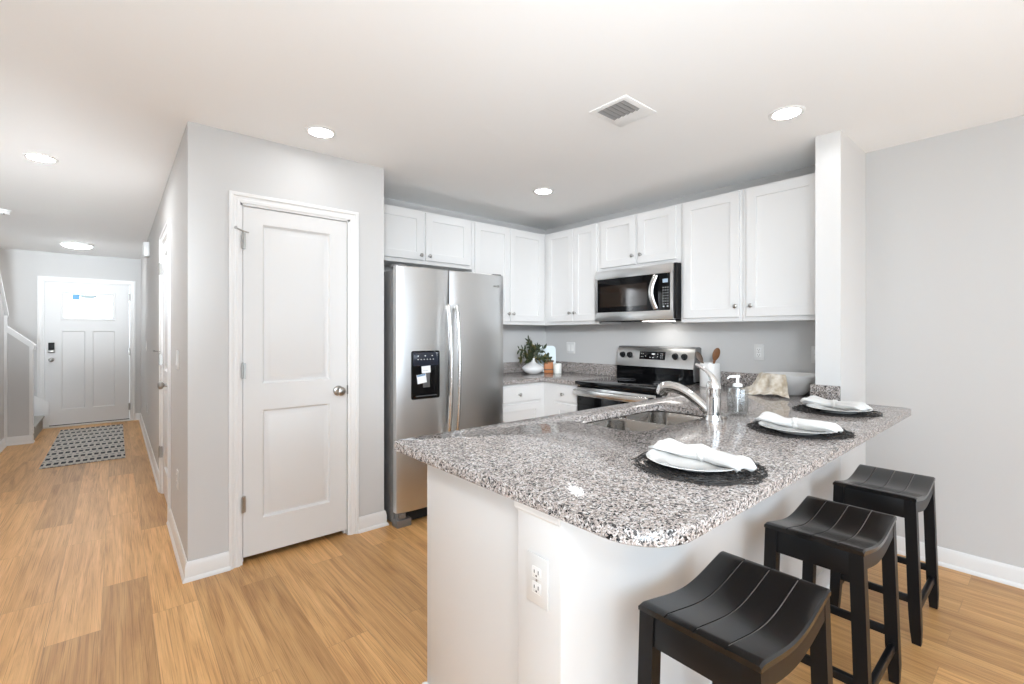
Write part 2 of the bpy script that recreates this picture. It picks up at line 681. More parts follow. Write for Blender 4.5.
def sroot(name, loc=(0, 0, 0), label=None):
    o = bpy.data.objects.new(name, None)
    COL.objects.link(o)
    o.location = loc
    return struct(o, label)


def dup(root, loc, rotz=0, label=None, group=None):
    r = root.copy()
    COL.objects.link(r)
    r.location = loc
    r.rotation_euler = (0, 0, rotz)
    if label:
        r['label'] = label
    if group:
        r['group'] = group
    for ch in list(root.children):
        c = ch.copy()
        COL.objects.link(c)
        c.parent = r
        for g in list(ch.children):
            d = g.copy()
            COL.objects.link(d)
            d.parent = c
    return r


# ------------------------------------------------------------------ room shell
H = 2.44
XR = 3.57          # right wall
YK = 3.635         # wall behind the fridge
YF = 9.08          # front door wall
XH = 0.291         # hall right wall face
XP = 1.40          # pantry right face
YP = 3.0           # pantry front face
YB = -3.2          # great room glazed wall

struct(MB().box(-2.3, XR + .1, YB - .1, YF + .1, -0.1, 0).build('floor', 'floor'), 'light oak plank floor running down the hall')
struct(MB().box(-2.3, XR + .1, YB - .1, YF + .1, H, H + .1).build('ceiling', 'ceil'), 'flat white ceiling')
struct(MB().box(XR, XR + .1, YB - .1, YF + .1, 0, H).build('wall_right', 'wall'))
struct(MB().box(XP - .09, XR, YK, YK + .1, 0, H).build('wall_kitchen', 'wall'))
# pantry front with the door opening
PD0, PD1, DZ = 0.535, 1.162, 2.052
q = MB()
q.box(XH, PD0, YP, YP + .1, 0, H).box(PD1, XP, YP, YP + .1, 0, H).box(PD0, PD1, YP, YP + .1, DZ, H)
struct(q.build('wall_pantry_front', 'wall', weld=False))
struct(MB().box(XP - .09, XP, YP + .1, YK, 0, H).build('wall_pantry_side', 'wall'))
HD0, HD1 = 4.05, 4.77
q = MB()
q.box(XH, XH + .1, YP + .1, HD0, 0, H).box(XH, XH + .1, HD1, YF, 0, H).box(XH, XH + .1, HD0, HD1, DZ, H)
struct(q.build('wall_hall', 'wall', weld=False))
FD0, FD1, FZ = -0.765, 0.172, 2.048
q = MB()
q.box(-2.3, FD0, YF, YF + .1, 0, H).box(FD1, XR, YF, YF + .1, 0, H).box(FD0, FD1, YF, YF + .1, FZ, H)
struct(q.build('wall_front', 'wall', weld=False))
struct(MB().box(-2.3, -2.2, 7.0, YF, 0, H).build('wall_stair_side', 'wall'))
# hall left wall ending in a rising stair half wall
q = MB(lambda a, b, c: (c, a, b))
q.poly([(.3, 0), (8.06, 0), (8.06, 1.46), (7.95, 1.53), (7.02, H), (.3, H)], -1.10, -0.988)
q.box(YB, -2.7, 0, H, -1.10, -0.988).box(-2.7, .3, 0, .07, -1.10, -0.988).box(-2.7, .3, 2.27, H, -1.10, -0.988)
struct(q.build('wall_left', 'wall', weld=False))
q = MB(lambda a, b, c: (a, c, b))
q.poly([(-0.985, 0), (-0.772, 0), (-0.772, 1.165), (-0.985, 1.36)], 7.97, 8.07)
struct(q.build('wall_stair_half', 'wall'), 'low sloped half wall beside the stairs near the front door')
# sloped caps and corner post trim
q = MB(lambda a, b, c: (a, c, b))
q.poly([(-0.735, 1.150), (-0.735, 1.175), (-1.02, 1.445), (-1.02, 1.385)], 7.945, 8.095)
q.poly([(-0.745, 1.115), (-0.745, 1.155), (-0.988, 1.385), (-0.988, 1.345)], 7.957, 8.083)
struct(q.build('trim_1', 'trim', weld=False), 'white sloped cap on the stair half wall')
q = MB()
q.box(-0.785, -0.757, 7.955, 8.085, 0.1, 1.15).box(-1.0, -0.965, 7.938, 7.978, 0.1, 1.52)
struct(q.build('trim_2', 'trim', weld=False))
q = MB(lambda a, b, c: (c, a, b))
q.poly([(8.085, 1.50), (8.085, 1.545), (7.0, 2.49 - .05), (6.96, 2.44)], -1.115, -0.966)
struct(q.build('trim_3', 'trim'))
# stub wall carrying the end of the counter, and the knee wall
SX0, SY0, SY1 = 3.06, 0.787, 0.910
KX0, KY0, KY1, KZ = 0.825, 0.787, 0.947, 0.880
struct(MB().box(SX0, XR, SY0, SY1, 0, H).build('wall_stub', 'cab'), 'short wall stub where the counter ends')
struct(MB().box(KX0, SX0, KY0, KY1, 0, KZ - .001, .004).build('wall_peninsula', 'cab'), 'white knee wall under the counter overhang')
q = MB()
q.rings([[(KX0 - o, KY0 + .001, z), (KX0, KY0 + .001, z), (KX0, KY1 + e, z), (KX0 - o, KY1 + e, z)] for z, o, e in ((KZ - .040, .001, .0), (KZ - .032, .008, .004), (KZ - .001, .009, .005))])
struct(q.build('trim_4', 'trim'), 'white trim strip under the counter at the knee wall end')
# glazed great room wall behind the camera
q = MB()
q.box(-1.0, -0.85, YB - .1, YB, 0, H).box(3.45, XR, YB - .1, YB, 0, H).box(-0.85, 3.45, YB - .1, YB, 2.27, H).box(-0.85, 3.45, YB - .1, YB, 0, .07)
struct(q.build('wall_back', 'wall', weld=False))
q = MB()
for x in (-0.85, 0.22, 1.27, 2.34, 3.39):
    q.box(x, x + .06, YB - .08, YB - .02, .07, 2.27)
q.box(-0.85, 3.45, YB - .08, YB - .02, .07, .12).box(-0.85, 3.45, YB - .08, YB - .02, 2.22, 2.27)
wn = struct(q.build('window_1', 'trim', weld=False), 'white framed glazed wall of the great room')
MB().box(-0.85, 3.45, YB - .055, YB - .05, .1, 2.25).build('pane', 'pane', wn)

q = MB()  # unseen sliding doors, added so daylight reaches the peninsula end
for y in (-2.7, -1.73, -.75, .24):
    q.box(-1.08, -1.02, y, y + .06, .07, 2.27)
q.box(-1.08, -1.02, -2.7, .3, .07, .12).box(-1.08, -1.02, -2.7, .3, 2.22, 2.27)
wn = struct(q.build('window_2', 'trim', weld=False), 'unseen white framed sliding doors added on the left for daylight')
MB().box(-1.055, -1.05, -2.69, .29, .1, 2.25).build('pane', 'pane', wn)


# baseboards: profile swept along straight runs. p = outer (room side) distance
def base_run(name, x0, y0, x1, y1, nx, ny, hgt=0.100, e0=0.0, e1=0.0):
    """run from (x0,y0) to (x1,y1); (nx,ny) points into the room; e0/e1 lengthen the far edge for mitred corners"""
    d = Vector((x1 - x0, y1 - y0, 0)).normalized()
    prof = [(0, 0), (.024, 0), (.024, .008), (.020, .017), (.014, .021), (.014, hgt - .030), (.011, hgt - .018), (.010, hgt - .008), (.005, hgt), (0, hgt)]
    L0 = [(x0 + nx * p - d.x * e0 * p, y0 + ny * p - d.y * e0 * p, z) for p, z in prof]
    L1 = [(x1 + nx * p + d.x * e1 * p, y1 + ny * p + d.y * e1 * p, z) for p, z in prof]
    return struct(MB().rings([L0, L1]).build(name, 'trim'))


CW = 0.056
base_run('baseboard_pantry_left', XH, YP, PD0 - CW + .006, YP, 0, -1, e0=1)
base_run('baseboard_pantry_right', PD1 + CW - .006, YP, XP, YP, 0, -1, e1=1)
base_run('baseboard_pantry_side', XP, YP, XP, YK, 1, 0, e0=1)
base_run('baseboard_hall_near', XH, YP, XH, HD0 - CW, -1, 0, e0=1)
base_run('baseboard_hall_far', XH, HD1 + CW, XH, YF, -1, 0, e1=-1)
base_run('baseboard_front', XH, YF, FD1 + CW, YF, 0, -1, e0=-1)
base_run('baseboard_right', XR, YB, XR, SY0, -1, 0, e1=-1)
base_run('baseboard_stub', XR, SY0, KX0, SY0, 0, -1, hgt=.10, e0=-1, e1=1)
base_run('baseboard_stair_half', -0.985, 7.97, -0.772, 7.97, 0, -1, e0=0, e1=1)
base_run('baseboard_stair_end', -0.772, 7.97, -0.772, 8.07, 1, 0, e0=1)
base_run('baseboard_left', -0.988, YB, -0.988, 7.97, 1, 0)
base_run('baseboard_peninsula', KX0, KY0, KX0, KY1, -1, 0, hgt=.03, e0=1)

# stairs going up behind the half wall
st = thing('staircase', 'carpeted stairs rising behind the low half wall by the front door', 'stairs', (-0.76, 8.6, 0))
for k in range(5):
    q = MB()
    q.box(-1.03 - .26 * k, -0.765 - .26 * k, 8.075, YF - .02, 0, .185 * (k + 1) - .03, .0)
    q.box(-1.03 - .26 * k, -0.745 - .26 * k, 8.075, YF - .02, .185 * (k + 1) - .03, .185 * (k + 1), .012)
    q.build('step', 'carpet', st, weld=False)
q = MB(lambda a, b, c: (a, c, b))
q.poly([(-0.705, 0), (-0.705, .36), (-2.1, 1.36), (-2.1, 1.0), (-0.80, .0)], YF - .022, YF - .001)
q.build('skirt_board', 'trim', st)


# ------------------------------------------------------------------ doors
def casing(q, a0, a1, ztop, wd=CW, t=.017):
    """moulded casing round an opening, mitred, drawn in the face frame; foot at b=0"""
    prof = [(0, 0), (0, .007), (.006, .010), (.016, .011), (.019, .008), (wd * .60, .010), (wd * .66, t), (wd - .010, t + .002), (wd, t - .003), (wd, 0)]
    pts = lambda o: [(a0 - o, 0), (a0 - o, ztop + o), (a1 + o, ztop + o), (a1 + o, 0)]
    loops = [[(pts(o)[k][0], pts(o)[k][1], c) for o, c in prof] for k in range(4)]
    q.rings(loops)


def hinge(parent, T, a, b, s=1, h=.088):
    q = MB(T)
    q.cyl((a, b - h / 2, .020), (a, b + h / 2, .020), .0065, n=12)
    q.cyl((a, b + h / 2, .020), (a, b + h / 2 + .006, .020), .0045, n=10)
    q.box(a - .001, a + .016 * s, b - h / 2, b + h / 2, .0, .016) if s > 0 else q.box(a - .016, a + .001, b - h / 2, b + h / 2, .0, .016)
    return q.build('hinge', 'nickel', parent, weld=False)


def round_knob(parent, T, a, b, c0, name='door_knob', s=1.0, m='nickel'):
    q = MB(T)
    pr = [(.032, 0), (.032, .004), (.028, .008), (.013, .011), (.011, .030), (.018, .037), (.026, .044), (.029, .053), (.027, .062), (.019, .069), (.006, .072)]
    q.lathe([(r * s, c0 + h * s) for r, h in pr], (a, b, 0), (0, 0, 1), 28)
    return q.build(name, m, parent)


MOULD = ((0, 0), (.006, -.010), (.012, -.015), (.019, -.015), (.042, -.003), (.045, -.0018))

# pantry door
T = fY(YP)
d = sroot('door_1', (0.85, YP, 0), 'white two panel pantry door left of the fridge')
q = MB(T)
casing(q, PD0, PD1, DZ)
q.box(PD0, PD0 + .012, 0, DZ, -.10, 0).box(PD1 - .012, PD1, 0, DZ, -.10, 0).box(PD0, PD1, DZ - .012, DZ, -.10, 0)
q.box(PD0 + .012, PD0 + .024, 0, DZ, -.075, -.045).box(PD1 - .024, PD1 - .012, 0, DZ, -.075, -.045)
q.build('door_frame', 'trim', d, weld=False)
a0, a1 = PD0 + .016, PD1 - .016
q = MB(T)
q.slab(a0, a1, .036, DZ - .015, -.043, -.008, [(.652, 1.040, .240, .868), (.652, 1.040, 1.020, 1.945)], MOULD)
q.build('door_slab', 'door', d, weld=False)
for z in (.345, 1.10, 1.835):
    hinge(d, T, PD0 + .010, z)
round_knob(d, T, 1.090, .945, -.008)
MB(T).box(PD1 - .014, PD1 - .010, .918, .975, -.04, .0015).build('strike_plate', 'nickel', d)
q = MB(T)
q.cyl((PD0 + .010, 1.888, .024), (PD0 - .028, 1.902, .034), .0045, n=10).cyl((PD0 - .028, 1.902, .03), (PD0 - .028, 1.902, .042), .007, n=12)
q.cyl((PD0 + .010, 1.888, .024), (PD0 + .040, 1.884, .022), .004, n=10)
q.build('hinge_stop', 'nickel', d, weld=False)

# hall door
T = fX(XH)
d = sroot('door_2', (XH, 4.41, 0), 'white two panel door along the hall wall')
q = MB(T)
casing(q, HD0, HD1, DZ)
q.box(HD0, HD0 + .012, 0, DZ, -.10, 0).box(HD1 - .012, HD1, 0, DZ, -.10, 0).box(HD0, HD1, DZ - .012, DZ, -.10, 0)
q.build('door_frame', 'trim', d, weld=False)
q = MB(T)
q.slab(HD0 + .016, HD1 - .016, .024, DZ - .015, -.043, -.004, [(HD0 + .13, HD1 - .13, .24, .868), (HD0 + .13, HD1 - .13, 1.02, 1.945)], MOULD)
q.build('door_slab', 'door', d, weld=False)
for z in (.345, 1.10, 1.835):
    hinge(d, T, HD1 - .010, z, -1)
round_knob(d, T, HD0 + .075, .945, -.004)
q = MB(T)
q.cyl((HD1 - .01, 1.165, .024), (HD1 + .028, 1.168, .050), .0045, n=10).cyl((HD1 + .028, 1.168, .045), (HD1 + .028, 1.168, .058), .008, n=12)
q.cyl((HD1 - .01, 1.165, .024), (HD1 - .05, 1.165, .020), .004, n=10)
q.build('hinge_stop', 'nickel', d, weld=False)

# front door
T = fY(YF)
d = sroot('door_3', (-0.3, YF, 0), 'white front door with a small window at the end of the hall')
q = MB(T)
casing(q, FD0, FD1, FZ, .056)
q.box(FD0, FD0 + .012, 0, FZ, -.10, 0).box(FD1 - .012, FD1, 0, FZ, -.10, 0).box(FD0, FD1, FZ - .012, FZ, -.10, 0)
q.build('door_frame', 'trim', d, weld=False)
a0, a1 = FD0 + .015, FD1 - .015
gx0, gx1, gz0, gz1 = -0.560, -0.030, 1.530, 1.878
q = MB(T)
SH = ((0, 0), (.004, -.004), (.010, -.009))
q.slab(a0, a1, .03, 1.44, -.05, -.006, [(-.580, -.335, .245, 1.345), (-.255, -.010, .245, 1.345)], SH, 0)
for (u0, u1, v0, v1) in ((a0, gx0, 1.44, FZ - .014), (gx1, a1, 1.44, FZ - .014), (gx0, gx1, 1.44, gz0), (gx0, gx1, gz1, FZ - .014)):
    q.box(u0, u1, v0, v1, -.05, -.006)
q.build('door_slab', 'door', d, weld=False)
q = MB(T)
lp = lambda i, c: [(gx0 + i, gz0 + i, c), (gx1 - i, gz0 + i, c), (gx1 - i, gz1 - i, c), (gx0 + i, gz1 - i, c)]
q.rings([lp(-.028, -.006), lp(-.024, .006), lp(-.004, .008), lp(.006, -.004), lp(.006, -.012)], False, False)
q.build('glass_frame', 'trim', d)
MB(T).box(gx0, gx1, gz0, gz1, -.034, -.028).build('pane', 'pane', d)
MB(T).box(-.470, -.395, gz1 - .085, gz1 - .008, -.028, -.0265).build('sticker', 'stickerblue', d)
q = MB(T)
arc = [(-.30 + .10 * cos(PI + PI * k / 14), gz1 - .012 + .05 * sin(PI + PI * k / 14)) for k in range(15)]
q.poly(arc, -.028, -.0268)
q.box(-.085, -.075, gz1 - .10, gz1 - .02, -.028, -.0268)
q.build('decal', mat('pale_decal', (.52, .62, .64), .6), d, weld=False)
for z in (.215, 1.035, 1.855):
    hinge(d, T, FD1 - .012, z, -1, .1)
round_knob(d, T, -.682, .945, -.006, s=.95)
q = MB(T)
q.box(-.712, -.650, 1.075, 1.185, -.006, .018, .008)
kp = q.build('keypad_lock', 'blackplastic', d)
q = MB(T)
q.box(-.716, -.646, 1.040, 1.085, -.006, .022, .008)
q.build('lock_base', 'nickel', kp)
q = MB(T)
q.box(FD0, FD1, 0, .022, -.10, .035, .004)
q.build('threshold', mat('threshold_white', (.75, .73, .70), .5), d)
MB(T).box(a0, a1, .020, .032, -.045, -.004).build('door_sweep', 'dark', d)
# ------------------------------------------------------------------ ceiling fittings
def downlight(x, y, label, r=.083, m='lamp'):
    t = thing('recessed_light', label, 'ceiling light', (x, y, H), 'recessed ceiling lights')
    q = MB(fD(H))
    q.lathe([(r, 0), (r, .004), (r - .006, .007), (r - .018, .006), (r - .022, .001)], (x, y, 0), n=40, cap0=False, cap1=False)
    q.build('trim_ring', 'white', t)
    MB(fD(H)).lathe([(r - .020, .0), (r - .020, .003), (.001, .004)], (x, y, 0), n=40, cap0=False).build('diffuser', m, t)
    return t


downlight(0.875, 2.68, 'round recessed ceiling light in front of the pantry door')
downlight(2.58, 2.65, 'round recessed ceiling light before the kitchen corner cabinets')
downlight(2.614, 0.906, 'round recessed ceiling light over the counter by the wall stub')
downlight(-0.366, 4.24, 'round recessed ceiling light in the hall, at the upper left', m='hall_lamp')

t = thing('flush_ceiling_light', 'flat white disc light on the ceiling before the front door', 'ceiling light', (-.37, 8.03, H))
q = MB(fD(H))
q.lathe([(.16, 0), (.16, .018), (.150, .024), (.14, .022)], (-.37, 8.03, 0), n=40, cap0=False, cap1=False)
q.build('trim_ring', 'white', t)
MB(fD(H)).lathe([(.142, .0), (.142, .024), (.12, .040), (.07, .050), (.001, .053)], (-.37, 8.03, 0), n=40, cap0=False).build('diffuser', 'hall_dome', t)

t = thing('smoke_detector', 'white round smoke detector on the hall ceiling at the left edge', 'smoke detector', (-.80, 6.26, H))
q = MB(fD(H))
q.lathe([(.068, 0), (.068, .012), (.060, .016), (.058, .030), (.048, .040), (.02, .043), (.001, .043)], (-.80, 6.26, 0), n=36, cap0=False)
q.build('housing', 'white', t)
MB(fD(H)).lathe([(.006, .038), (.006, .045), (.001, .046)], (-.775, 6.22, 0), n=12).build('test_button', 'grille', t)

# supply vent: square frame with louvres
vx, vy = 1.965, 1.440
t = thing('ceiling_vent', 'square white air vent with dark louvres in the ceiling', 'vent', (vx, vy, H))
q = MB(fD(H))
s0, s1 = .150, .055
fr = lambda i, c: [(vx - i, vy - i + .018, c), (vx + i, vy - i + .018, c), (vx + i, vy + i - .018, c), (vx - i, vy + i - .018, c)]
ox, oy = -.035, .0
fr2 = lambda hx, hy, c: [(vx + ox - hx, vy + oy - hy, c), (vx + ox + hx, vy + oy - hy, c), (vx + ox + hx, vy + oy + hy, c), (vx + ox - hx, vy + oy + hy, c)]
q.rings([fr(.130, 0), fr(.130, .004), fr(.124, .007), fr2(.070, .082, .006), fr2(.068, .080, .001)], False, False)
q.build('frame', 'white', t)
MB(fD(H)).box(vx + ox - .072, vx + ox + .072, vy + oy - .084, vy + oy + .084, .0002, .0012).build('duct_shade', 'slot', t)  # dark sheet stands in for the shade inside the opening
for k in range(6):
    y = vy + oy - .069 + .0276 * k
    q = MB()
    q.rings([[(x, y - .009, H - .0022), (x, y - .008, H - .0012), (x, y + .010, H - .0065), (x, y + .009, H - .0078)] for x in (vx + ox - .069, vx + ox + .069)])
    q.build('louvre', mat('louvre_grey', (.30, .295, .29), .6) if k == 0 else bpy.data.materials['louvre_grey'], t)


# ------------------------------------------------------------------ switches and outlets
def outlet(T, a, b, label, name='wall_outlet', cat='outlet', wdt=.070, h=.115, group=None):
    p = T(a, b, 0)
    t = thing(name, label, cat, p, group)
    q = MB(T)
    q.box(a - wdt / 2, a + wdt / 2, b - h / 2, b + h / 2, 0, .006, .003)
    q.build('cover_plate', 'offwhite', t)
    for s in (-1, 1):
        q = MB(T)
        q.box(a - .0165, a + .0165, b + s * .0195 - .0145, b + s * .0195 + .0145, .004, .0075, .003)
        f = q.build('socket', 'white', t)
        q = MB(T)
        c = b + s * .0195
        q.box(a - .0085, a - .006, c - .003, c + .007, .0072, .0078).box(a + .006, a + .0085, c - .002, c + .006, .0072, .0078)
        q.cyl((a, c - .008, .0072), (a, c - .008, .0078), .0026, n=10)
        q.build('slots', 'slot', f, weld=False)
    q = MB(T)
    q.cyl((a, b, .005), (a, b, .0068), .0032, n=12)
    q.build('screw', 'nickel', t)
    return t


def switch(T, a, b, label, gangs=1):
    t = thing('light_switch', label, 'light switch', T(a, b, 0))
    wdt = .070 + .046 * (gangs - 1)
    q = MB(T)
    q.box(a - wdt / 2, a + wdt / 2, b - .0575, b + .0575, 0, .006, .003)
    q.build('cover_plate', 'offwhite', t)
    for g in range(gangs):
        x = a + .046 * (g - (gangs - 1) / 2)
        q = MB(T)
        q.rings([[(x - .0165, b - .033, .005), (x + .0165, b - .033, .005), (x + .0165, b + .033, .005), (x - .0165, b + .033, .005)],
                 [(x - .0155, b - .032, .011), (x + .0155, b - .032, .011), (x + .0155, b + .032, .0068), (x - .0155, b + .032, .0068)]])
        q.build('rocker', 'white', t)
    return t


outlet(fX(KX0), .866, .682, 'white duplex outlet on the end of the knee wall below the counter', wdt=.080, h=.128)
outlet(fX(XR), 1.42, 1.175, 'white outlet on the kitchen wall above the draped bowl')
outlet(fX(XR), 1.05, 1.17, 'outlet plate half hidden beside the wall stub', 'wall_outlet')
switch(fX(XR), 3.262, 1.165, 'two gang switch plate on the kitchen wall right of the plant', 2)
switch(fX(XH), 3.51, 1.150, 'white light switch on the hall wall near the pantry corner')
switch(fX(XH), 7.25, 1.16, 'small light switch on the hall wall close to the front door')
outlet(fX(XH), 3.50, .42, 'outlet low on the hall wall near the pantry corner')
outlet(fX(XH), 7.0, .42, 'outlet low on the hall wall close to the front door')
t = thing('door_chime', 'white door chime box high on the hall wall', 'door chime', (XH, 6.75, 2.2))
q = MB(fX(XH))
q.box(6.66, 6.84, 2.185, 2.345, 0, .055, .008)
cb = q.build('cover', 'white', t)
q = MB(fX(XH))
for k in range(5):
    q.box(6.69, 6.81, 2.215 + .022 * k, 2.222 + .022 * k, .054, .057)
q.build('louvres', 'offwhite', cb, weld=False)


# ------------------------------------------------------------------ cabinets
SHK = ((0, 0), (.004, -.001), (.006, -.0085), (.008, -.009))


def cknob(parent, T, a, b, c):
    q = MB(T)
    pr = [(.0075, 0), (.007, .003), (.005, .006), (.0055, .012), (.011, .017), (.0145, .021), (.0145, .025), (.011, .029), (.004, .031)]
    q.lathe([(r, c + h) for r, h in pr], (a, b, 0), (0, 0, 1), 20)
    return q.build('knob', 'nickel', parent)


def cab_front(parent, T, kind, a0, a1, b0, b1, c0, c1, knob=None, fr=.058):
    q = MB(T)
    if kind == 'door':
        q.slab(a0, a1, b0, b1, c0, c1, [(a0 + fr, a1 - fr, b0 + fr, b1 - fr)], SHK, .002)
    else:
        q.slab(a0, a1, b0, b1, c0, c1, (), SHK, .003)
    o = q.build(kind, 'cab', parent, weld=False)
    if knob:
        cknob(o, T, knob[0], knob[1], c1)
    return o


def upper(name, label, T, a0, a1, b0, b1, dep, doors, kz):
    """a wall cabinet; doors = [(a0,a1,knob_a)]"""
    mid = (a0 + a1) / 2
    t = thing(name, label, 'cabinet', T(mid, b0, 0), 'wall cabinets')
    q = MB(T)
    q.box(a0 + .0006, a1 - .0006, b0 + .004, b1, -dep, 0)
    q.box(a0 + .0006, a1 - .0006, b0, b0 + .035, -.02, .002)
    q.build('carcass', 'cab', t, weld=False)
    for (u0, u1, k) in doors:
        cab_front(t, T, 'door', u0, u1, b0 + .030, b1 - .012, .001, .020, (k, kz))
    return t


UX = 3.255           # face frame plane of the range wall uppers (door fronts at 3.235)
UY = 3.320
UZ0, UZ1 = 1.395, 2.295
T = fX(UX)
DEPX = XR - UX - .001
upper('wall_cabinet', 'two door wall cabinet between the corner and the microwave', T, 2.632, 3.335, UZ0, UZ1, DEPX,
      [(2.936, 3.275, 2.965), (2.655, 2.930, 2.900)], 1.503)
upper('wall_cabinet', 'short two door cabinet directly above the microwave', T, 1.854, 2.630, 1.850, UZ1, DEPX,
      [(2.250, 2.608, 2.272), (1.892, 2.228, 2.194)], 1.950)
upper('wall_cabinet', 'tall single door wall cabinet immediately right of the microwave', T, 1.400, 1.852, UZ0, UZ1, DEPX,
      [(1.418, 1.828, 1.436)], 1.499)
upper('wall_cabinet', 'single door wall cabinet against the wall stub', T, SY1 + .002, 1.398, UZ0, UZ1, DEPX,
      [(.935, 1.370, 1.334)], 1.499)
T = fY(UY)
DEPY = YK - UY - .001
upper('wall_cabinet', 'short two door cabinet over the stainless fridge', T, 1.430, 2.362, 1.868, UZ1, DEPY,
      [(1.454, 1.878, 1.850), (1.900, 2.330, 1.926)], 1.935)
upper('wall_cabinet', 'two door wall cabinet in the corner right of the fridge', T, 2.364, UX - .003, UZ0, UZ1, DEPY,
      [(2.388, 2.784, 2.758), (2.790, 3.215, 2.816)], 1.495)


# base cabinets
def base_cab(label, T, a0, a1, dep, fronts, toe=.1, top=.878):
    t = thing('base_cabinet', label, 'cabinet', T((a0 + a1) / 2, 0, 0), 'base cabinets')
    q = MB(T)
    q.box(a0, a1, toe, top, -dep, 0).box(a0 + .002, a1 - .002, 0, toe, -dep, -.07)
    q.build('carcass', 'cab', t, weld=False)
    for f in fronts:
        cab_front(t, T, *f)
    return t


BX, BY = 2.975, 3.045      # face frame planes
T = fY(BY)
base_cab('white base cabinet with drawer right of the fridge', T, 2.368, 2.974, YK - BY - .001,
         [('drawer', 2.39, 2.915, .722, .858, .001, .020, (2.652, .785)), ('door', 2.39, 2.915, .13, .704, .001, .020, (2.42, .64))])
T = fX(BX)
base_cab('narrow white base cabinet with drawer left of the range', T, 2.622, 3.044, XR - BX - .001,
         [('drawer', 2.640, 2.905, .722, .858, .001, .020, (2.790, .785)), ('door', 2.640, 2.905, .13, .704, .001, .020, (2.67, .58))])
base_cab('white base cabinet between the range and the peninsula', T, 1.53, 1.842, XR - BX - .001,
         [('drawer', 1.62, 1.824, .722, .858, .001, .020, (1.72, .785)), ('door', 1.62, 1.824, .13, .704, .001, .020, (1.65, .64))])

# peninsula cabinet: end panel towards the camera, doors on the kitchen side, hollow for the sink
PX0, PY1 = 0.882, 1.525
t = thing('peninsula_cabinet', 'long white cabinet under the granite peninsula with a plain end panel', 'cabinet', (1.9, 1.24, 0))
q = MB()
q.box(PX0, PX0 + .018, KY1 + .001, PY1, 0, .878, .002)
q.build('end_panel', 'cab', t)
q = MB()
q.box(PX0 + .018, 2.97, KY1 + .001, KY1 + .013, .1, .878).box(PX0 + .018, 2.97, PY1 - .02, PY1 - .001, .1, .878)
q.box(PX0 + .018, 2.97, KY1 + .013, PY1 - .02, .1, .118).box(PX0 + .018, 2.97, PY1 - .09, PY1 - .07, 0, .1).box(2.95, 2.97, KY1 + .013, PY1 - .02, .118, .878)
q.build('carcass', 'cab', t, weld=False)
T = fYp(PY1)
for k in range(4):
    u = PX0 + .03 + .515 * k
    cab_front(t, T, 'door', u, u + .49, .13, .855, .001, .020, (u + (.46 if k % 2 == 0 else .03), .79))
q = MB()
pr = [(0, 0), (.016, 0), (.013, .012), (.006, .017), (0, .018)]
q.rings([[(PX0 - p, KY1 + .001, z) for p, z in pr], [(PX0 - p, PY1 + p, z) for p, z in pr]])
q.build('shoe_moulding', 'trim', t)


# ------------------------------------------------------------------ counters
def offset_loop(L, d):
    """inset a CCW loop by d"""
    out = []
    n = len(L)
    for i in range(n):
        p0, p1, p2 = Vector(L[i - 1]), Vector(L[i]), Vector(L[(i + 1) % n])
        e1, e2 = (p1 - p0).normalized(), (p2 - p1).normalized()
        n1, n2 = Vector((-e1.y, e1.x)), Vector((-e2.y, e2.x))
        b = (n1 + n2)
        b = b / max(b.dot(n1), .2)
        out.append((p1.x + b.x * d, p1.y + b.y * d))
    return out


def round_poly(pts, n=8):
    """pts = [(x,y,r)] CCW -> loop with rounded corners"""
    out = []
    N = len(pts)
    for i in range(N):
        p = Vector(pts[i][:2])
        r = pts[i][2]
        if r <= 0:
            out.append(tuple(p))
            continue
        a = (Vector(pts[i - 1][:2]) - p).normalized()
        b = (Vector(pts[(i + 1) % N][:2]) - p).normalized()
        ang = a.angle(b)
        tl = r / math.tan(ang / 2)
        c = p + (a + b).normalized() * (r / sin(ang / 2))
        s, e = p + a * tl - c, p + b * tl - c
        a0 = math.atan2(s.y, s.x)
        da = math.atan2(e.y, e.x) - a0
        while da > PI:
            da -= 2 * PI
        while da < -PI:
            da += 2 * PI
        out += [(c.x + r * cos(a0 + da * k / n), c.y + r * sin(a0 + da * k / n)) for k in range(n + 1)]
    return out


def slab_top(name, loop, hole, z0, z1, parent, bev=.003):
    q = MB()
    bm = q.bm
    lay = [(0, z0 + bev), (0, z1 - bev), (bev * .3, z1 - bev * .3), (bev, z1)]

    def ring(L, s):
        rs = [[bm.verts.new((x, y, z)) for x, y in offset_loop(L, s * d)] for d, z in [(bev, z0)] + lay]
        for A, B in zip(rs, rs[1:]):
            for k in range(len(L)):
                j = (k + 1) % len(L)
                bm.faces.new((A[k], A[j], B[j], B[k]))
        return rs[0], rs[-1]
    b0, t0 = ring(loop, 1)
    lb, lt = [b0], [t0]
    if hole:
        b1, t1 = ring(hole, -1)
        lb.append(b1)
        lt.append(t1)
    for group in (lb, lt):
        ed = []
        for R in group:
            for k in range(len(R)):
                e = bm.edges.get((R[k], R[(k + 1) % len(R)])) or bm.edges.new((R[k], R[(k + 1) % len(R)]))
                ed.append(e)
        bmesh.ops.triangle_fill(bm, edges=ed, use_beauty=True, use_dissolve=False)
    return q.build(name, 'granite', parent, weld=False)


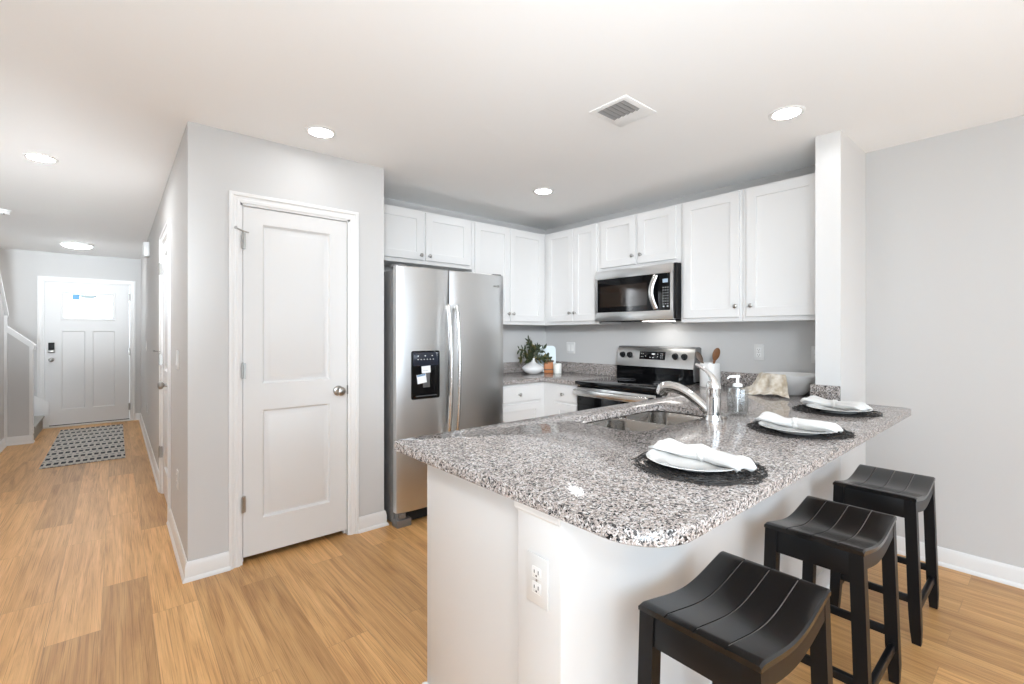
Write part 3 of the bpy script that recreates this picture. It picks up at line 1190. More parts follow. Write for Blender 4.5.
CZ, CB = 0.914, 0.879
SKX0, SKX1, SKY0, SKY1 = 1.590, 2.335, 1.098, 1.485
ct = thing('peninsula_countertop', 'grey speckled granite peninsula counter with the sink cut into it', 'countertop', (1.9, 1.1, CB))
loop = round_poly([(0.785, 0.494, .135), (3.235, 0.507, .05), (3.235, SY0 - .001, 0), (SX0 - .001, SY0 - .001, 0), (SX0 - .001, SY1 + .001, 0),
                   (XR - .001, SY1 + .001, 0), (XR - .001, 1.843, 0), (2.935, 1.843, 0), (2.935, 1.61, 0), (0.785, 1.61, .02)], 14)
hole = round_poly([(SKX0, SKY0, .09), (SKX1, SKY0, .09), (SKX1, SKY1, .09), (SKX0, SKY1, .09)], 8)
slab_top('slab', loop, hole, CB, CZ, ct)
def splash(boxes, label):
    q = MB()
    for bb in boxes:
        q.box(*bb, .002)
    x0, x1, y0, y1, z0, z1 = boxes[0]
    t = q.build('granite_backsplash', 'granite', None, weld=False)
    return tag(t, label, 'backsplash', 'granite backsplash strips')


ZS = CZ + .106
splash([(XR - .021, XR - .001, SY1 + .022, 1.843, CZ, ZS)], 'low granite backsplash strip on the wall behind the white bowl')
splash([(SX0 - .021, SX0 - .001, SY0, SY1 + .021, CZ, ZS), (SX0 - .001, XR - .022, SY1 + .001, SY1 + .021, CZ, ZS)], 'short granite side splash wrapped around the wall stub')

ct = thing('corner_countertop', 'granite corner counter between fridge and range', 'countertop', (3.1, 3.2, CB))
loop = round_poly([(2.364, 3.008, 0), (2.935, 3.008, 0), (2.935, 2.600, 0), (XR - .001, 2.600, 0), (XR - .001, YK - .001, 0), (2.364, YK - .001, 0)])
slab_top('slab', loop, None, CB, CZ, ct)
splash([(XR - .021, XR - .001, 2.600, YK - .001, CZ, ZS)], 'granite backsplash strip left of the range below the two gang switch')
splash([(2.364, XR - .022, YK - .021, YK - .001, CZ, ZS)], 'granite backsplash strip behind the plant vase next to the fridge')

# ------------------------------------------------------------------ sink
sk = thing('kitchen_sink', 'double bowl stainless sink set into the granite peninsula', 'sink', (1.97, 1.29, .68))


def bowl(x0, x1, y0, y1, depth):
    q = MB()
    out = lambda i, r: round_poly([(x0 + i, y0 + i, r), (x1 - i, y0 + i, r), (x1 - i, y1 - i, r), (x0 + i, y1 - i, r)], 7)
    zt = CB - .002
    prof = [(-.014, .08, zt), (-.001, .08, zt), (.004, .078, zt - .004), (.010, .075, zt - depth + .05), (.016, .07, zt - depth + .02), (.035, .06, zt - depth + .004), (.07, .04, zt - depth), (.12, .03, zt - depth - .004)]
    loops = [[(x, y, z) for x, y in out(i, r)] for i, r, z in prof]
    q.rings(loops, False, True)
    b = q.build('bowl', 'sink', sk, 50)
    q = MB()
    cx, cy, zb = (x0 + x1) / 2, (y0 + y1) / 2, zt - depth - .004
    q.lathe([(.045, .0005), (.044, .003), (.034, .002), (.030, -.003), (.001, -.003)], (cx, cy, zb), n=24)
    q.build('drain', 'chrome', b)
    return b


bowl(SKX0 - .004, 1.958, SKY0 - .004, SKY1 + .004, .19)
bowl(1.986, SKX1 + .004, SKY0 - .004, SKY1 + .004, .19)
q = MB()
q.tube([(1.972, SKY0 - .01, CB - .012), (1.972, SKY1 + .01, CB - .012)], .014, 12)
q.build('divider', 'sink', sk)

# ------------------------------------------------------------------ faucet
fx, fy = 2.082, 1.026
fc = thing('faucet', 'chrome single lever kitchen faucet with pull out spout', 'faucet', (fx, fy, CZ))
q = MB()
q.lathe([(.036, 0), (.036, .006), (.033, .012), (.031, .03), (.030, .10), (.030, .140), (.032, .146), (.0315, .160), (.026, .176), (.015, .186), (.001, .188)], (fx, fy, CZ), n=32)
q.build('body', 'chrome', fc)


def bez(P, n):
    out = []
    for k in range(n + 1):
        t = k / n
        pts = [Vector(p) for p in P]
        while len(pts) > 1:
            pts = [pts[i].lerp(pts[i + 1], t) for i in range(len(pts) - 1)]
        out.append(pts[0])
    return out


pts = bez([(fx, fy + .012, CZ + .030), (fx, fy + .070, CZ + .072), (fx, fy + .125, CZ + .132), (fx, fy + .205, CZ + .150), (fx, fy + .256, CZ + .126)], 22)
q = MB()
q.tube(pts, [.0205 + .004 * (k / 22) + .006 * max(0, (k - 10) / 12) for k in range(23)], 16)
sp = q.build('spout', 'chrome', fc)
q = MB()
e, e2 = Vector(pts[-1]), Vector((fx, fy + .268, CZ + .098))
q.tube([e - Vector((0, .004, -.004)), e + Vector((0, .006, -.018)), e2], [.031, .031, .028], 18)
q.tube([e2, e2 + Vector((0, .0004, -.004))], [.020, .019], 18)
q.build('spray_head', 'chrome', sp)
pts = bez([(fx, fy - .004, CZ + .172), (fx, fy + .006, CZ + .205), (fx, fy + .028, CZ + .232), (fx, fy + .085, CZ + .252)], 16)
q = MB()
q.tube(pts, [.024 - .0135 * min(1, k / 9) + .0 * k for k in range(17)], 14, .8)
q.build('lever_handle', 'chrome', fc)

# ------------------------------------------------------------------ range
RY0, RY1 = 1.848, 2.594
rg = thing('range', 'stainless electric range with black glass cooktop', 'range', (3.2, 2.23, 0))
q = MB()
q.box(2.945, XR - .02, RY0 + .003, RY1 - .003, .03, .898, .003)
q.build('body', 'blackplastic', rg)
q = MB()
q.box(2.885, 3.46, RY0, RY1, .893, .922, .006, 3)
cook = q.build('cooktop', 'blackglass', rg)
ringm = mat('burner_print', (.10, .10, .105), .25)
for (bx, by, br) in ((3.05, 2.04, .105), (3.05, 2.42, .085), (3.31, 2.04, .085), (3.31, 2.42, .105)):
    q = MB()
    for rr in (br, br * .62):
        q.lathe([(rr, .0), (rr, .0005), (rr - .0035, .0005), (rr - .0035, .0)], (bx, by, .9218), n=48, cap0=False, cap1=False)
    q.build('burner_ring', ringm, cook, weld=False)
T = fX(2.945)
q = MB(T)
q.box(RY0 + .006, RY1 - .006, .235, .880, .0, .036, .004)
od = q.build('oven_door', 'blackglass', rg)
q = MB(T)
q.box(RY0 + .006, RY1 - .006, .800, .872, .030, .040, .003)
q.build('door_rail', 'steel', od)
q = MB(T)
q.box(RY0 + .030, RY1 - .008, .817, .858, .070, .092, .008, 3)
for s in (RY0 + .055, RY1 - .055):
    q.box(s - .014, s + .014, .826, .850, .036, .086, .003)
q.build('door_handle', 'steelv', od, weld=False)
q = MB(T)
q.box(RY0 + .012, RY0 + .0298, .818, .858, .040, .094, .003)
q.build('handle_cap', 'blackplastic', od, weld=False)
q = MB(T)
q.slab(RY0 + .10, RY1 - .10, .33, .70, .0355, .0368, (), chamf=.0005)
q.build('oven_window', mat('oven_window_glass', (.02, .018, .016), .05), od)
q = MB(T)
q.box(RY0 + .006, RY1 - .006, .050, .222, .0, .036, .004)
q.build('storage_drawer', 'steel', rg)
q = MB()
for (x, y) in ((3.0, RY0 + .05), (3.0, RY1 - .05), (3.5, RY0 + .05), (3.5, RY1 - .05)):
    q.cyl((x, y, 0), (x, y, .032), .018, n=14)
q.build('feet', 'blackplastic', rg, weld=False)
# backguard: black lower panel, slanted stainless console
q = MB(lambda a, b, c: (a, c, b))
q.poly([(3.445, .921), (3.445, 1.028), (3.548, 1.028), (3.548, .921)], RY0 + .004, RY1 - .004)
q.build('back_panel', 'blackglass', rg)
q = MB(lambda a, b, c: (a, c, b))
q.poly([(3.436, 1.030), (3.470, 1.186), (3.482, 1.198), (3.520, 1.200), (3.548, 1.192), (3.548, 1.030)], RY0 + .008, RY1 - .004)
cs = q.build('console', 'steel', rg)
q = MB(lambda a, b, c: (a, c, b))
q.poly([(3.434, 1.028), (3.468, 1.188), (3.481, 1.201), (3.521, 1.203), (3.549, 1.194), (3.549, .930), (3.445, .930)], RY0, RY0 + .008)
q.poly([(3.468, 1.188), (3.481, 1.2012), (3.5205, 1.2032), (3.549, 1.194)], RY0 + .008, RY1 - .004)
q.build('end_cap', 'darkgrey', rg, weld=False)
TC = lambda a, b, c: (3.436 + (b - 1.03) * .218 - c * .977, a, b + c * .21)
q = MB(TC)
q.box(2.111, 2.358, 1.092, 1.158, -.002, .004, .003)
dp = q.build('control_display', 'blackglass', rg)
q = MB(TC)
for (u, v, du, dv) in ((2.225, 1.138, .030, .010), (2.26, 1.108, .012, .004), (2.235, 1.108, .012, .004), (2.35, 1.138, .006, .006), (2.335, 1.138, .004, .006),
                       (2.35, 1.112, .006, .004), (2.335, 1.112, .006, .004), (2.31, 1.118, .005, .006), (2.195, 1.138, .005, .006), (2.165, 1.142, .005, .005),
                       (2.15, 1.142, .005, .005), (2.165, 1.126, .005, .005), (2.15, 1.126, .005, .005), (2.165, 1.108, .005, .005), (2.15, 1.108, .005, .005), (2.195, 1.118, .004, .006)):
    q.box(u - .017, u - .017 + du, v - dv / 2, v + dv / 2, .004, .0046)
q.build('markings', 'mark', dp, weld=False)
for a in (2.532, 2.457, 2.020, 1.940):
    q = MB(TC)
    q.lathe([(.026, 0), (.026, .004), (.021, .007), (.019, .024), (.017, .028), (.001, .029)], (a, 1.124, 0), n=26)
    q.box(a - .004, a + .004, 1.106, 1.142, .024, .034, .002)
    q.build('burner_knob', 'blackplastic', rg, weld=False)

# ------------------------------------------------------------------ microwave
MY0, MY1, MZ0, MZ1, MX = 1.870, 2.616, 1.418, 1.846, 3.172
mw = thing('microwave', 'stainless over the range microwave with black window', 'microwave', (3.37, 2.24, MZ0))
q = MB()
q.box(MX + .012, XR - .002, MY0 - .016, MY1, MZ0 + .006, MZ1 - .002, .003)
q.build('body', 'blackplastic', mw)
T = fX(MX + .035)
WZ0, WZ1 = 1.490, 1.772
q = MB(T)
q.box(MY0 + .002, MY1 - .001, WZ1, MZ1 - .003, .001, .035, .003).box(MY0 + .002, MY1 - .001, MZ0, WZ0, .001, .035, .003)
q.box(MY1 - .021, MY1 - .001, WZ0 - .005, WZ1 + .005, .001, .035).box(MY0 + .002, MY0 + .027, WZ0 - .005, WZ1 + .005, .001, .035)
q.build('door_frame', 'steel', mw, weld=False)
q = MB(T)
q.box(MY0 + .026, MY1 - .020, WZ0 - .001, WZ1 + .001, .001, .031)
wd = q.build('door_window', 'blackglass', mw)
q = MB(T)
q.slab(2.10, MY1 - .055, WZ0 + .045, WZ1 - .06, .0305, .0314, (), chamf=.0003)
q.build('mesh_screen', mat('mesh_screen_brown', (.020, .013, .009), .10), wd)
q = MB(T)
pts = [(2.018 + .026 * sin(PI * k / 16), WZ0 + .012 + (WZ1 - WZ0 - .022) * k / 16, .040 + .026 * sin(PI * k / 16)) for k in range(17)]
q.tube(pts, [.021] * 17, 12, .45)
q.cyl((2.018, WZ0 + .022, .03), (2.018, WZ0 + .022, .045), .010, n=12).cyl((2.018, WZ1 - .020, .03), (2.018, WZ1 - .020, .045), .010, n=12)
q.build('door_handle', 'steelv', mw, weld=False)
q = MB(T)
q.box(1.918, 1.962, 1.700, 1.728, .031, .0318)
q.build('clock_display', 'display', wd)
q = MB(T)
for r in range(7):
    for c in range(3):
        q.box(1.914 + .020 * c, 1.922 + .020 * c, 1.535 + .021 * r, 1.539 + .021 * r, .031, .0316)
q.box(1.914, 1.926, 1.515, 1.523, .031, .0316).box(1.948, 1.960, 1.515, 1.523, .031, .0316)
q.build('keypad', 'mark', wd, weld=False)
q = MB()
q.box(MX + .04, XR - .05, MY0 + .03, MY1 - .03, MZ0 - .004, MZ0 + .006)
q.build('underside_grille', 'dark', mw)
q = MB()
q.box(3.32, 3.46, 2.02, 2.24, MZ0 - .007, MZ0 - .003, .001)
q.build('cooktop_lamp', mat('cooktop_lamp_lens', (.9, .9, .9), .4, emis=(1, .97, .92), estr=7), mw)

# ------------------------------------------------------------------ fridge
FX0, FX1, FYF, FZT = 1.432, 2.360, 2.862, 1.772
fr = thing('refrigerator', 'stainless side by side refrigerator with black ice dispenser', 'refrigerator', (1.89, 3.25, 0))
q = MB()
q.box(FX0 + .004, FX1 - .004, 2.935, YK - .03, .02, 1.745, .004)
q.build('body', 'darkgrey', fr)


def fdoor(x0, x1):
    q = MB()
    n = 14
    loops = []
    for z, i in ((.100, .004), (.104, 0), (FZT - .006, 0), (FZT, .005)):
        fp = []
        for k in range(n + 1):
            u = k / n
            bulge = .016 * (1 - (2 * u - 1) ** 2) + (0.0 if 0 < k < n else -.006)
            fp.append((x0 + .0 + (x1 - x0) * u, FYF + .016 - bulge + i, z))
        fp += [(x1, 2.930, z), (x0, 2.930, z)]
        loops.append(fp)
    q.rings(loops)
    return q.build('door', 'steel', fr, 30)


xm = 1.848
dl = fdoor(FX0 + .002, xm - .004)
dr = fdoor(xm + .004, FX1)
for dd, x in ((dl, 1.815), (dr, 1.884)):
    q = MB()
    s = -1 if x < xm else 1
    pts = [(x + s * .0 * k, FYF - .022 - .040 * sin(PI * k / 20) ** .7, .560 + .955 * k / 20) for k in range(21)]
    q.tube(pts, [.015] * 21, 14, 1.25)
    q.cyl((x, FYF + .01, .580), (x, FYF - .030, .580), .011, n=12).cyl((x, FYF + .01, 1.495), (x, FYF - .030, 1.495), .011, n=12)
    q.build('handle', 'steelv', dd, weld=False)
# dispenser
T = fY(FYF + .003)
dx0, dx1, dz0, dz1 = 1.534, 1.757, .858, 1.192
rect = lambda i, c, r=.014: [(x, z, c) for x, z in round_poly([(dx0 + i, dz0 + i, r), (dx1 - i, dz0 + i, r), (dx1 - i, dz1 - i, r), (dx0 + i, dz1 - i, r)], 4)]
q = MB(T)
q.rings([rect(0, -.004), rect(0, .004), rect(.003, .006)], False, True)
dsp = q.build('ice_dispenser', 'blackglass', dl)
q = MB(T)
q.box(dx0 + .012, dx1 - .012, dz1 - .105, dz1 - .010, .0055, .009, .003)
q.build('control_panel', mat('dispenser_panel', (.018, .022, .035), .06), dl)
q = MB(T)
for k in range(6):
    q.box(dx0 + .045 + .024 * k, dx0 + .051 + .024 * k, dz1 - .062, dz1 - .057, .009, .0095)
for k in range(3):
    q.box(dx0 + .045 + .055 * k, dx0 + .053 + .055 * k, dz1 - .038, dz1 - .032, .009, .0095)
q.build('control_marks', 'mark', dsp, weld=False)
q = MB(T)
q.box(dx0 + .030, dx1 - .030, dz0 + .020, dz0 + .026, .006, .022, .002).box(dx0 + .085, dx1 - .085, dz0 + .08, dz1 - .13, .006, .016, .003)
q.build('drip_tray', mat('grey_plastic', (.10, .10, .10), .3), dsp, weld=False)


def card(T, a, b, w_, h_, rot, c):
    q = MB(T)
    pts = [(a + x * cos(rot) - y * sin(rot), b + x * sin(rot) + y * cos(rot)) for x, y in ((-w_ / 2, -h_ / 2), (w_ / 2, -h_ / 2), (w_ / 2, h_ / 2), (-w_ / 2, h_ / 2))]
    q.poly(pts, c, c + .001)
    return q


s1 = card(T, 1.640, 1.063, .070, .048, .06, .0163).build('label_sticker', 'sticker', dl)
s2 = card(T, 1.606, 1.000, .072, .062, .14, .0163).build('label_sticker', 'sticker', dl)
card(T, 1.602, 1.024, .064, .012, .14, .0174).build('label_print', mat('label_blue', (.16, .27, .42), .5), s2)
q = MB(T)
for k in range(4):
    q.box(1.615 + .010 * k, 1.621 + .012 * k, 1.055, 1.058, .0173, .0178)
q.build('label_print', mat('label_grey', (.35, .37, .40), .5), s1, weld=False)
q = MB(T)
q.box(2.245, 2.275, 1.675, 1.687, .003, .0065, .001).box(2.282, 2.302, 1.673, 1.689, .003, .0065, .001)
q.build('badge', 'nickel', dr, weld=False)
q = MB()
for x in (FX0 + .03, xm - .06, xm + .03, FX1 - .08):
    pass
q.box(FX0 + .006, FX0 + .085, 2.90, 2.99, FZT - .010, FZT + .012, .004).box(FX1 - .085, FX1 - .006, 2.90, 2.99, FZT - .010, FZT + .012, .004)
q.build('hinge_cover', 'darkgrey', fr, weld=False)
q = MB()
q.box(FX0 + .03, FX1 - .03, 2.925, 2.945, .012, .098)
q.build('toe_grille', 'dark', fr)
for x0, x1 in ((FX0 + .006, FX0 + .112), (FX1 - .112, FX1 - .006)):
    q = MB()
    q.box(x0, x1, 2.878, 2.96, .0, .052, .004).box(x0 + .02, x0 + .05, 2.870, 2.90, .070, .099, .003).box(x0 + .01, x1 - .04, 2.885, 2.93, .055, .098)
    q.build('foot_bracket', 'darkgrey', fr, weld=False)

# ------------------------------------------------------------------ stools
SL, SW, SZ = 0.455, 0.300, 0.622      # seat length (X), width (Y), height


def saddle(u):      # u in -1..1 along X
    a = min(1, abs(u) / .97)
    return SZ - .034 * (.45 * (0.5 + 0.5 * cos(PI * a)) + .55 * (1 - a * a))


def make_stool(label):
    t = thing('saddle_stool', label, 'stool', (0, 0, 0), 'black saddle stools at the counter')
    q = MB()
    nx = 28
    prof_y = [(-SW / 2, -.026, 0), (-SW / 2, -.004, 0), (-SW / 2 + .004, 0, 0)]
    gs = [-.075, 0, .075]
    ys = [(-SW / 2 + .005, 0)]
    for g in gs:
        ys += [(g - .0022, 0), (g - .0012, -.0022), (g + .0012, -.0022), (g + .0022, 0)]
    ys += [(SW / 2 - .005, 0)]
    loops = []
    for i in range(nx + 1):
        u = -1 + 2 * i / nx
        x = u * SL / 2
        z = saddle(u)
        e = .004 if i in (0, nx) else 0
        l = [(x, -SW / 2, z - .018), (x, -SW / 2, z - .005 - e)]
        l += [(x, y, z + dz - e) for y, dz in ys]
        l += [(x, SW / 2, z - .005 - e), (x, SW / 2, z - .018)]
        loops.append(l)
    q.rings(loops)
    # rubbed grooves take their own material
    for f in q.bm.faces:
        c = f.calc_center_median()
        if abs(c.x) < SL / 2 - .002 and any(abs(c.y - g) < .0013 for g in gs) and c.z > saddle(c.x / SL * 2) - .004:
            f.material_index = 1
    q.build('seat', [M['black'], M['groove']], t, 40)
    # side aprons follow the saddle, end aprons straight
    for s in (-1, 1):
        q = MB()
        lo = []
        for i in range(21):
            u = -1 + 2 * i / 20
            x = u * (SL / 2 - .030)
            z = saddle(x / SL * 2) - .018
            y0, y1 = s * (SW / 2 - .030), s * (SW / 2 - .003)
            lo.append([(x, y0, z - .048), (x, y1, z - .048), (x, y1, z + .001), (x, y0, z + .001)])
        q.rings(lo)
        q.build('side_apron', 'legblack', t)
        q = MB()
        x0, x1 = sorted((s * (SL / 2 - .032), s * (SL / 2 - .006)))
        q.box(x0, x1, -SW / 2 + .03, SW / 2 - .03, SZ - .098, SZ - .018, .002)
        q.build('end_apron', 'legblack', t)
    lw = .020
    for sx in (-1, 1):
        for sy in (-1, 1):
            q = MB()
            lo = []
            for z, ox, oy, k in ((SZ - .0185, -.0225, -.0225, 1.0), (.40, -.0225, -.016, 1.0), (.14, -.022, -.008, 1.0), (.06, -.020, -.004, .93), (0, -.024, -.002, .74)):
                cx, cy = sx * (SL / 2 + ox), sy * (SW / 2 + oy)
                h = lw * k
                lo.append([(cx - h, cy - h, z), (cx + h, cy - h, z), (cx + h, cy + h, z), (cx - h, cy + h, z)])
            q.rings(lo)
            q.build('leg', 'legblack', t, 30)
    for s in (-1, 1):
        q = MB()
        x = s * (SL / 2 - .022)
        q.box(x - .010, x + .010, -SW / 2 + .02, SW / 2 - .02, .165, .195, .003)
        q.build('end_stretcher', 'legblack', t)
        q = MB()
        y = s * (SW / 2 - .008)
        q.box(-SL / 2 + .03, SL / 2 - .03, y - .010, y + .010, .115, .148, .003)
        q.build('side_stretcher', 'legblack', t)
    return t


stool = make_stool('black saddle seat stool nearest the camera, cut off by the bottom edge')
stool.location = (1.250, .552, 0)
dup(stool, (2.035, .552, 0), 0, 'black saddle seat stool in the middle of the row of three')
dup(stool, (2.787, .540, 0), 0, 'black saddle seat stool farthest along, next to the right wall')

# ------------------------------------------------------------------ place settings
def make_mat_mesh():
    q = MB()
    rnd = random.Random(3)
    R = .190
    for k in range(125):
        r = R * math.sqrt((k + .5) / 125) * rnd.uniform(.95, 1.0)
        a0 = rnd.uniform(0, 2 * PI)
        span = rnd.uniform(.5, 1.5) * (.10 / max(r, .05)) + .5
        n = 12
        ph, am = rnd.uniform(0, 6), rnd.uniform(.003, .009)
        pts = []
        for i in range(n + 1):
            a = a0 + span * i / n
            rr = min(R + .003, r + am * sin(ph + 5 * i / n * PI * .7))
            pts.append((rr * cos(a), rr * sin(a), .0038 + .0018 * sin(ph + i * 1.3)))
        q.tube(pts, rnd.uniform(.0012, .0021), 5)
    for k in range(75):
        a = rnd.uniform(0, 2 * PI)
        r0 = rnd.uniform(.02, .15)
        da = rnd.uniform(-.5, .5)
        r1 = min(R, r0 + rnd.uniform(.05, .12))
        pts = []
        for i in range(7):
            s = i / 6
            rr = r0 + (r1 - r0) * s
            aa = a + da * s * s
            pts.append((rr * cos(aa), rr * sin(aa), .0044 + .0020 * sin(i * 1.9 + k)))
        q.tube(pts, rnd.uniform(.0012, .0019), 5)
    return q


mats = [(1.332, .707), (2.143, .698), (2.808, .742)]
where = ['nearest the camera beside the sink', 'in the middle of the counter', 'farthest away beside the wall stub']
pm = tag(make_mat_mesh().build('placemat', 'twig', None, weld=False), 'round dark woven placemat ' + where[0], 'placemat', 'placemats on the counter')
pm.location = (*mats[0], CZ)
for k in (1, 2):
    c = pm.copy()
    COL.objects.link(c)
    c.location = (*mats[k], CZ + .0)
    c.rotation_euler = (0, 0, 1.9 * k)
    c['label'] = 'round dark woven placemat ' + where[k]

PLZ = CZ + .0075
q = MB()
q.lathe([(.001, 0), (.075, 0), (.079, .002), (.082, .006), (.108, .014), (.134, .0195), (.1375, .021), (.136, .0225), (.108, .0172), (.084, .0095), (.076, .007), (.001, .0065)], (0, 0, 0), n=56)
pl = tag(q.build('dinner_plate', 'china'), 'white dinner plate on the placemat ' + where[0], 'plate', 'dinner plates on the counter')
plates = [(1.310, .705), (2.075, .680), (2.760, .720)]
pl.location = (*plates[0], PLZ)
for k in (1, 2):
    c = pl.copy()
    COL.objects.link(c)
    c.location = (*plates[k], PLZ)
    c['label'] = 'white dinner plate on the placemat ' + where[k]


def napkin(seed, ang, x, y, length, label):
    """a cloth napkin gathered by a knot in the middle, ends fanned out"""
    rnd = random.Random(seed)
    q = MB()
    n, m = 40, 44
    loops = []
    ph = [rnd.uniform(0, 6) for _ in range(4)]
    for i in range(n + 1):
        s = i / n
        u = 2 * s - 1
        wd = .014 + .036 * min(1, abs(u) * 1.25) ** .9 - .008 * max(0, abs(u) - .85) / .15
        ht = .0145 + .006 * (1 - abs(u)) ** 2 + .002 * sin(5 * u + ph[3])
        end = max(.12, 1 - max(0, (abs(u) - .93) / .07) ** 2 * .9)
        bend = .012 * sin(2.2 * u + ph[0])
        lp = []
        for k in range(m):
            a = 2 * PI * k / m
            fold = 1 + (.24 + .14 * abs(u)) * sin(5 * a + ph[1] + 1.6 * u) * (.4 + abs(u)) + .08 * sin(9 * a + ph[2] - 3 * u)
            yy = cos(a) * wd * (1 + .04 * sin(7 * a + ph[3]))
            zz = (sin(a) * ht * fold) * end
            # edge wobble at the open ends
            xx = u * length / 2 + (.010 * sin(3 * a + ph[2]) * max(0, abs(u) - .6) / .4) * (1 if u > 0 else -1)
            base = .0085 * min(1, max(0, (abs(u) - .35) / .45)) - .010 * max(0, (abs(u) - .86) / .14)
            zc = base + ht * .98
            z = max(base - .001, zc + zz)
            lp.append((xx, yy + bend, z))
        loops.append(lp)
    q.rings(loops)
    o = q.build('napkin', 'linen', None, 70)
    tag(o, label, 'napkin', 'knotted napkins on the plates')
    # knot band
    b = MB()
    kn = []
    for k in range(28):
        a = 2 * PI * k / 28
        kn.append((.006 * sin(a * 2 + 1), cos(a) * .017 + .012 * sin(ph[0]), .0185 + sin(a) * .0145))
    b.tube(kn, [.0065 + .0015 * sin(k * 1.7) for k in range(28)], 10, 1.5, closed=True)
    b.build('knot', 'linen', o, 70)
    o.location = (x, y, PLZ + .0105)
    o.rotation_euler = (0, 0, ang)
    return o


napkin(1, -1.75, 1.338, .700, .300, 'white knotted napkin on the plate nearest the camera')
napkin(5, -1.62, 2.100, .692, .295, 'white knotted napkin on the middle plate')
napkin(9, -1.78, 2.808, .750, .300, 'white knotted napkin on the plate beside the wall stub')

# ------------------------------------------------------------------ soap dispenser
sx, sy = 2.295, 1.012
t = thing('soap_dispenser', 'clear glass soap dispenser with white pump behind the faucet', 'soap dispenser', (sx, sy, CZ))
q = MB()
q.lathe([(.046, 0), (.049, .004), (.049, .130), (.046, .138), (.020, .141), (.020, .145), (.017, .145), (.017, .138), (.043, .134), (.0455, .126), (.0455, .016), (.042, .012), (.001, .012)], (sx, sy, CZ), n=36)
jar = q.build('jar', 'glass', t)
q = MB()
q.lathe([(.001, .013), (.0415, .013), (.0450, .017), (.0450, .095), (.001, .095)], (sx, sy, CZ), n=36)
q.build('soap', 'soap', jar)
q = MB()
q.lathe([(.022, .142), (.022, .152), (.018, .156), (.008, .157), (.007, .182), (.011, .186), (.013, .192), (.009, .197), (.001, .198)], (sx, sy, CZ), n=24)
q.tube([(sx, sy, CZ + .190), (sx - .035, sy + .022, CZ + .190), (sx - .045, sy + .028, CZ + .180)], [.007, .0055, .004], 12)
q.cyl((sx, sy, CZ + .135), (sx, sy, CZ + .02), .003, n=10)
q.build('pump', 'white', t, weld=False)

t = thing('sink_stopper', 'small round metal stopper on the counter between faucet and soap', 'stopper', (2.185, 1.035, CZ))
q = MB()
q.lathe([(.020, 0), (.021, .004), (.017, .008), (.007, .011), (.006, .020), (.008, .024), (.001, .026)], (2.185, 1.035, CZ), n=24)
q.build('plug', 'nickel', t)

# ------------------------------------------------------------------ utensil crock
cx, cy = 3.405, 1.705
t = tag(MB().lathe([(.070, 0), (.073, .004), (.073, .172), (.0715, .176), (.068, .176), (.067, .172), (.067, .012), (.001, .010)], (cx, cy, CZ), n=40).build('utensil_crock', 'ceramic'),
        'white straight sided crock holding wooden utensils by the range', 'crock')


def spoon(label, mtl, base, tip, rx, rz, yaw):
    q = MB()
    b, e = Vector(base), Vector(tip)
    d = (e - b).normalized()
    q.tube([b, b.lerp(e, .75), e - d * .02], [.0065, .006, .009], 10)
    side = d.cross(Vector((cos(yaw), sin(yaw), 0))).normalized()
    nrm = d.cross(side)
    c = e + d * (rz * .55)
    loops = []
    for i in range(13):
        tt = PI * i / 12
        rr = max(sin(tt), .01)
        wob = .75 + .25 * (i / 12)
        loops.append([tuple(c - d * rz * cos(tt) + side * rx * rr * wob * cos(2 * PI * k / 16) + nrm * .006 * rr * sin(2 * PI * k / 16)) for k in range(16)])
    q.rings(loops)
    o = q.build(label.split('|')[0], mtl, None, weld=False)
    return tag(o, label.split('|')[1], 'utensil', 'utensils in the crock')


spoon('wooden_spoon|brown wooden spoon standing upright in the white crock', 'woodspoon', (cx + .01, cy + .02, CZ + .014), (cx + .02, cy - .030, CZ + .215), .032, .050, .9)
spoon('spatula|dark wooden spatula leaning left out of the crock towards the range', 'darkwood', (cx + .02, cy - .03, CZ + .014), (cx - .01, cy + .066, CZ + .196), .026, .046, .9)

# ------------------------------------------------------------------ serving bowl and towel
bx, by = 3.355, 1.130
q = MB()
PB = [(.060, 0), (.070, .003), (.085, .020), (.125, .062), (.158, .104), (.170, .130), (.1715, .134), (.168, .135), (.165, .131), (.150, .102), (.115, .060), (.075, .022), (.001, .014)]
q.lathe(PB, (bx, by, CZ), n=48)
tag(q.build('serving_bowl', 'ceramic'), 'large white bowl with a towel over its rim by the wall stub', 'bowl')


def towel(u, v):
    # v: 0 inside the bowl -> 1 on the counter; u across
    ang = math.radians(150 + (u - .5) * 74)
    fold = sin(u * 19 + 1.0)
    path = [(.105, .060), (.150, .112), (.172, .1395), (.184, .130), (.196, .085), (.222, .030), (.268, .006)]
    x = v * (len(path) - 1)
    i = min(int(x), len(path) - 2)
    f = x - i
    g = f * f * (3 - 2 * f)
    r = path[i][0] + (path[i + 1][0] - path[i][0]) * f
    z = path[i][1] + (path[i + 1][1] - path[i][1]) * f
    k = max(0, v - .38) / .62
    r += .026 * fold * k + .020 * k * sin(u * 5)
    z += .006 * k * (1 + sin(u * 27)) * .5 + (.012 * k * sin(u * 8 + 2) if v > .8 else 0)
    ang2 = ang + .18 * k * (u - .5) * 2 + .04 * k * sin(u * 12)
    return (bx + r * cos(ang2), by + r * sin(ang2), CZ + max(z, .004))


tag(MB().sheet(towel, 46, 36, .003).build('dish_towel', 'towel', None, 80), 'beige patterned dish towel draped over the rim of the white bowl', 'towel')

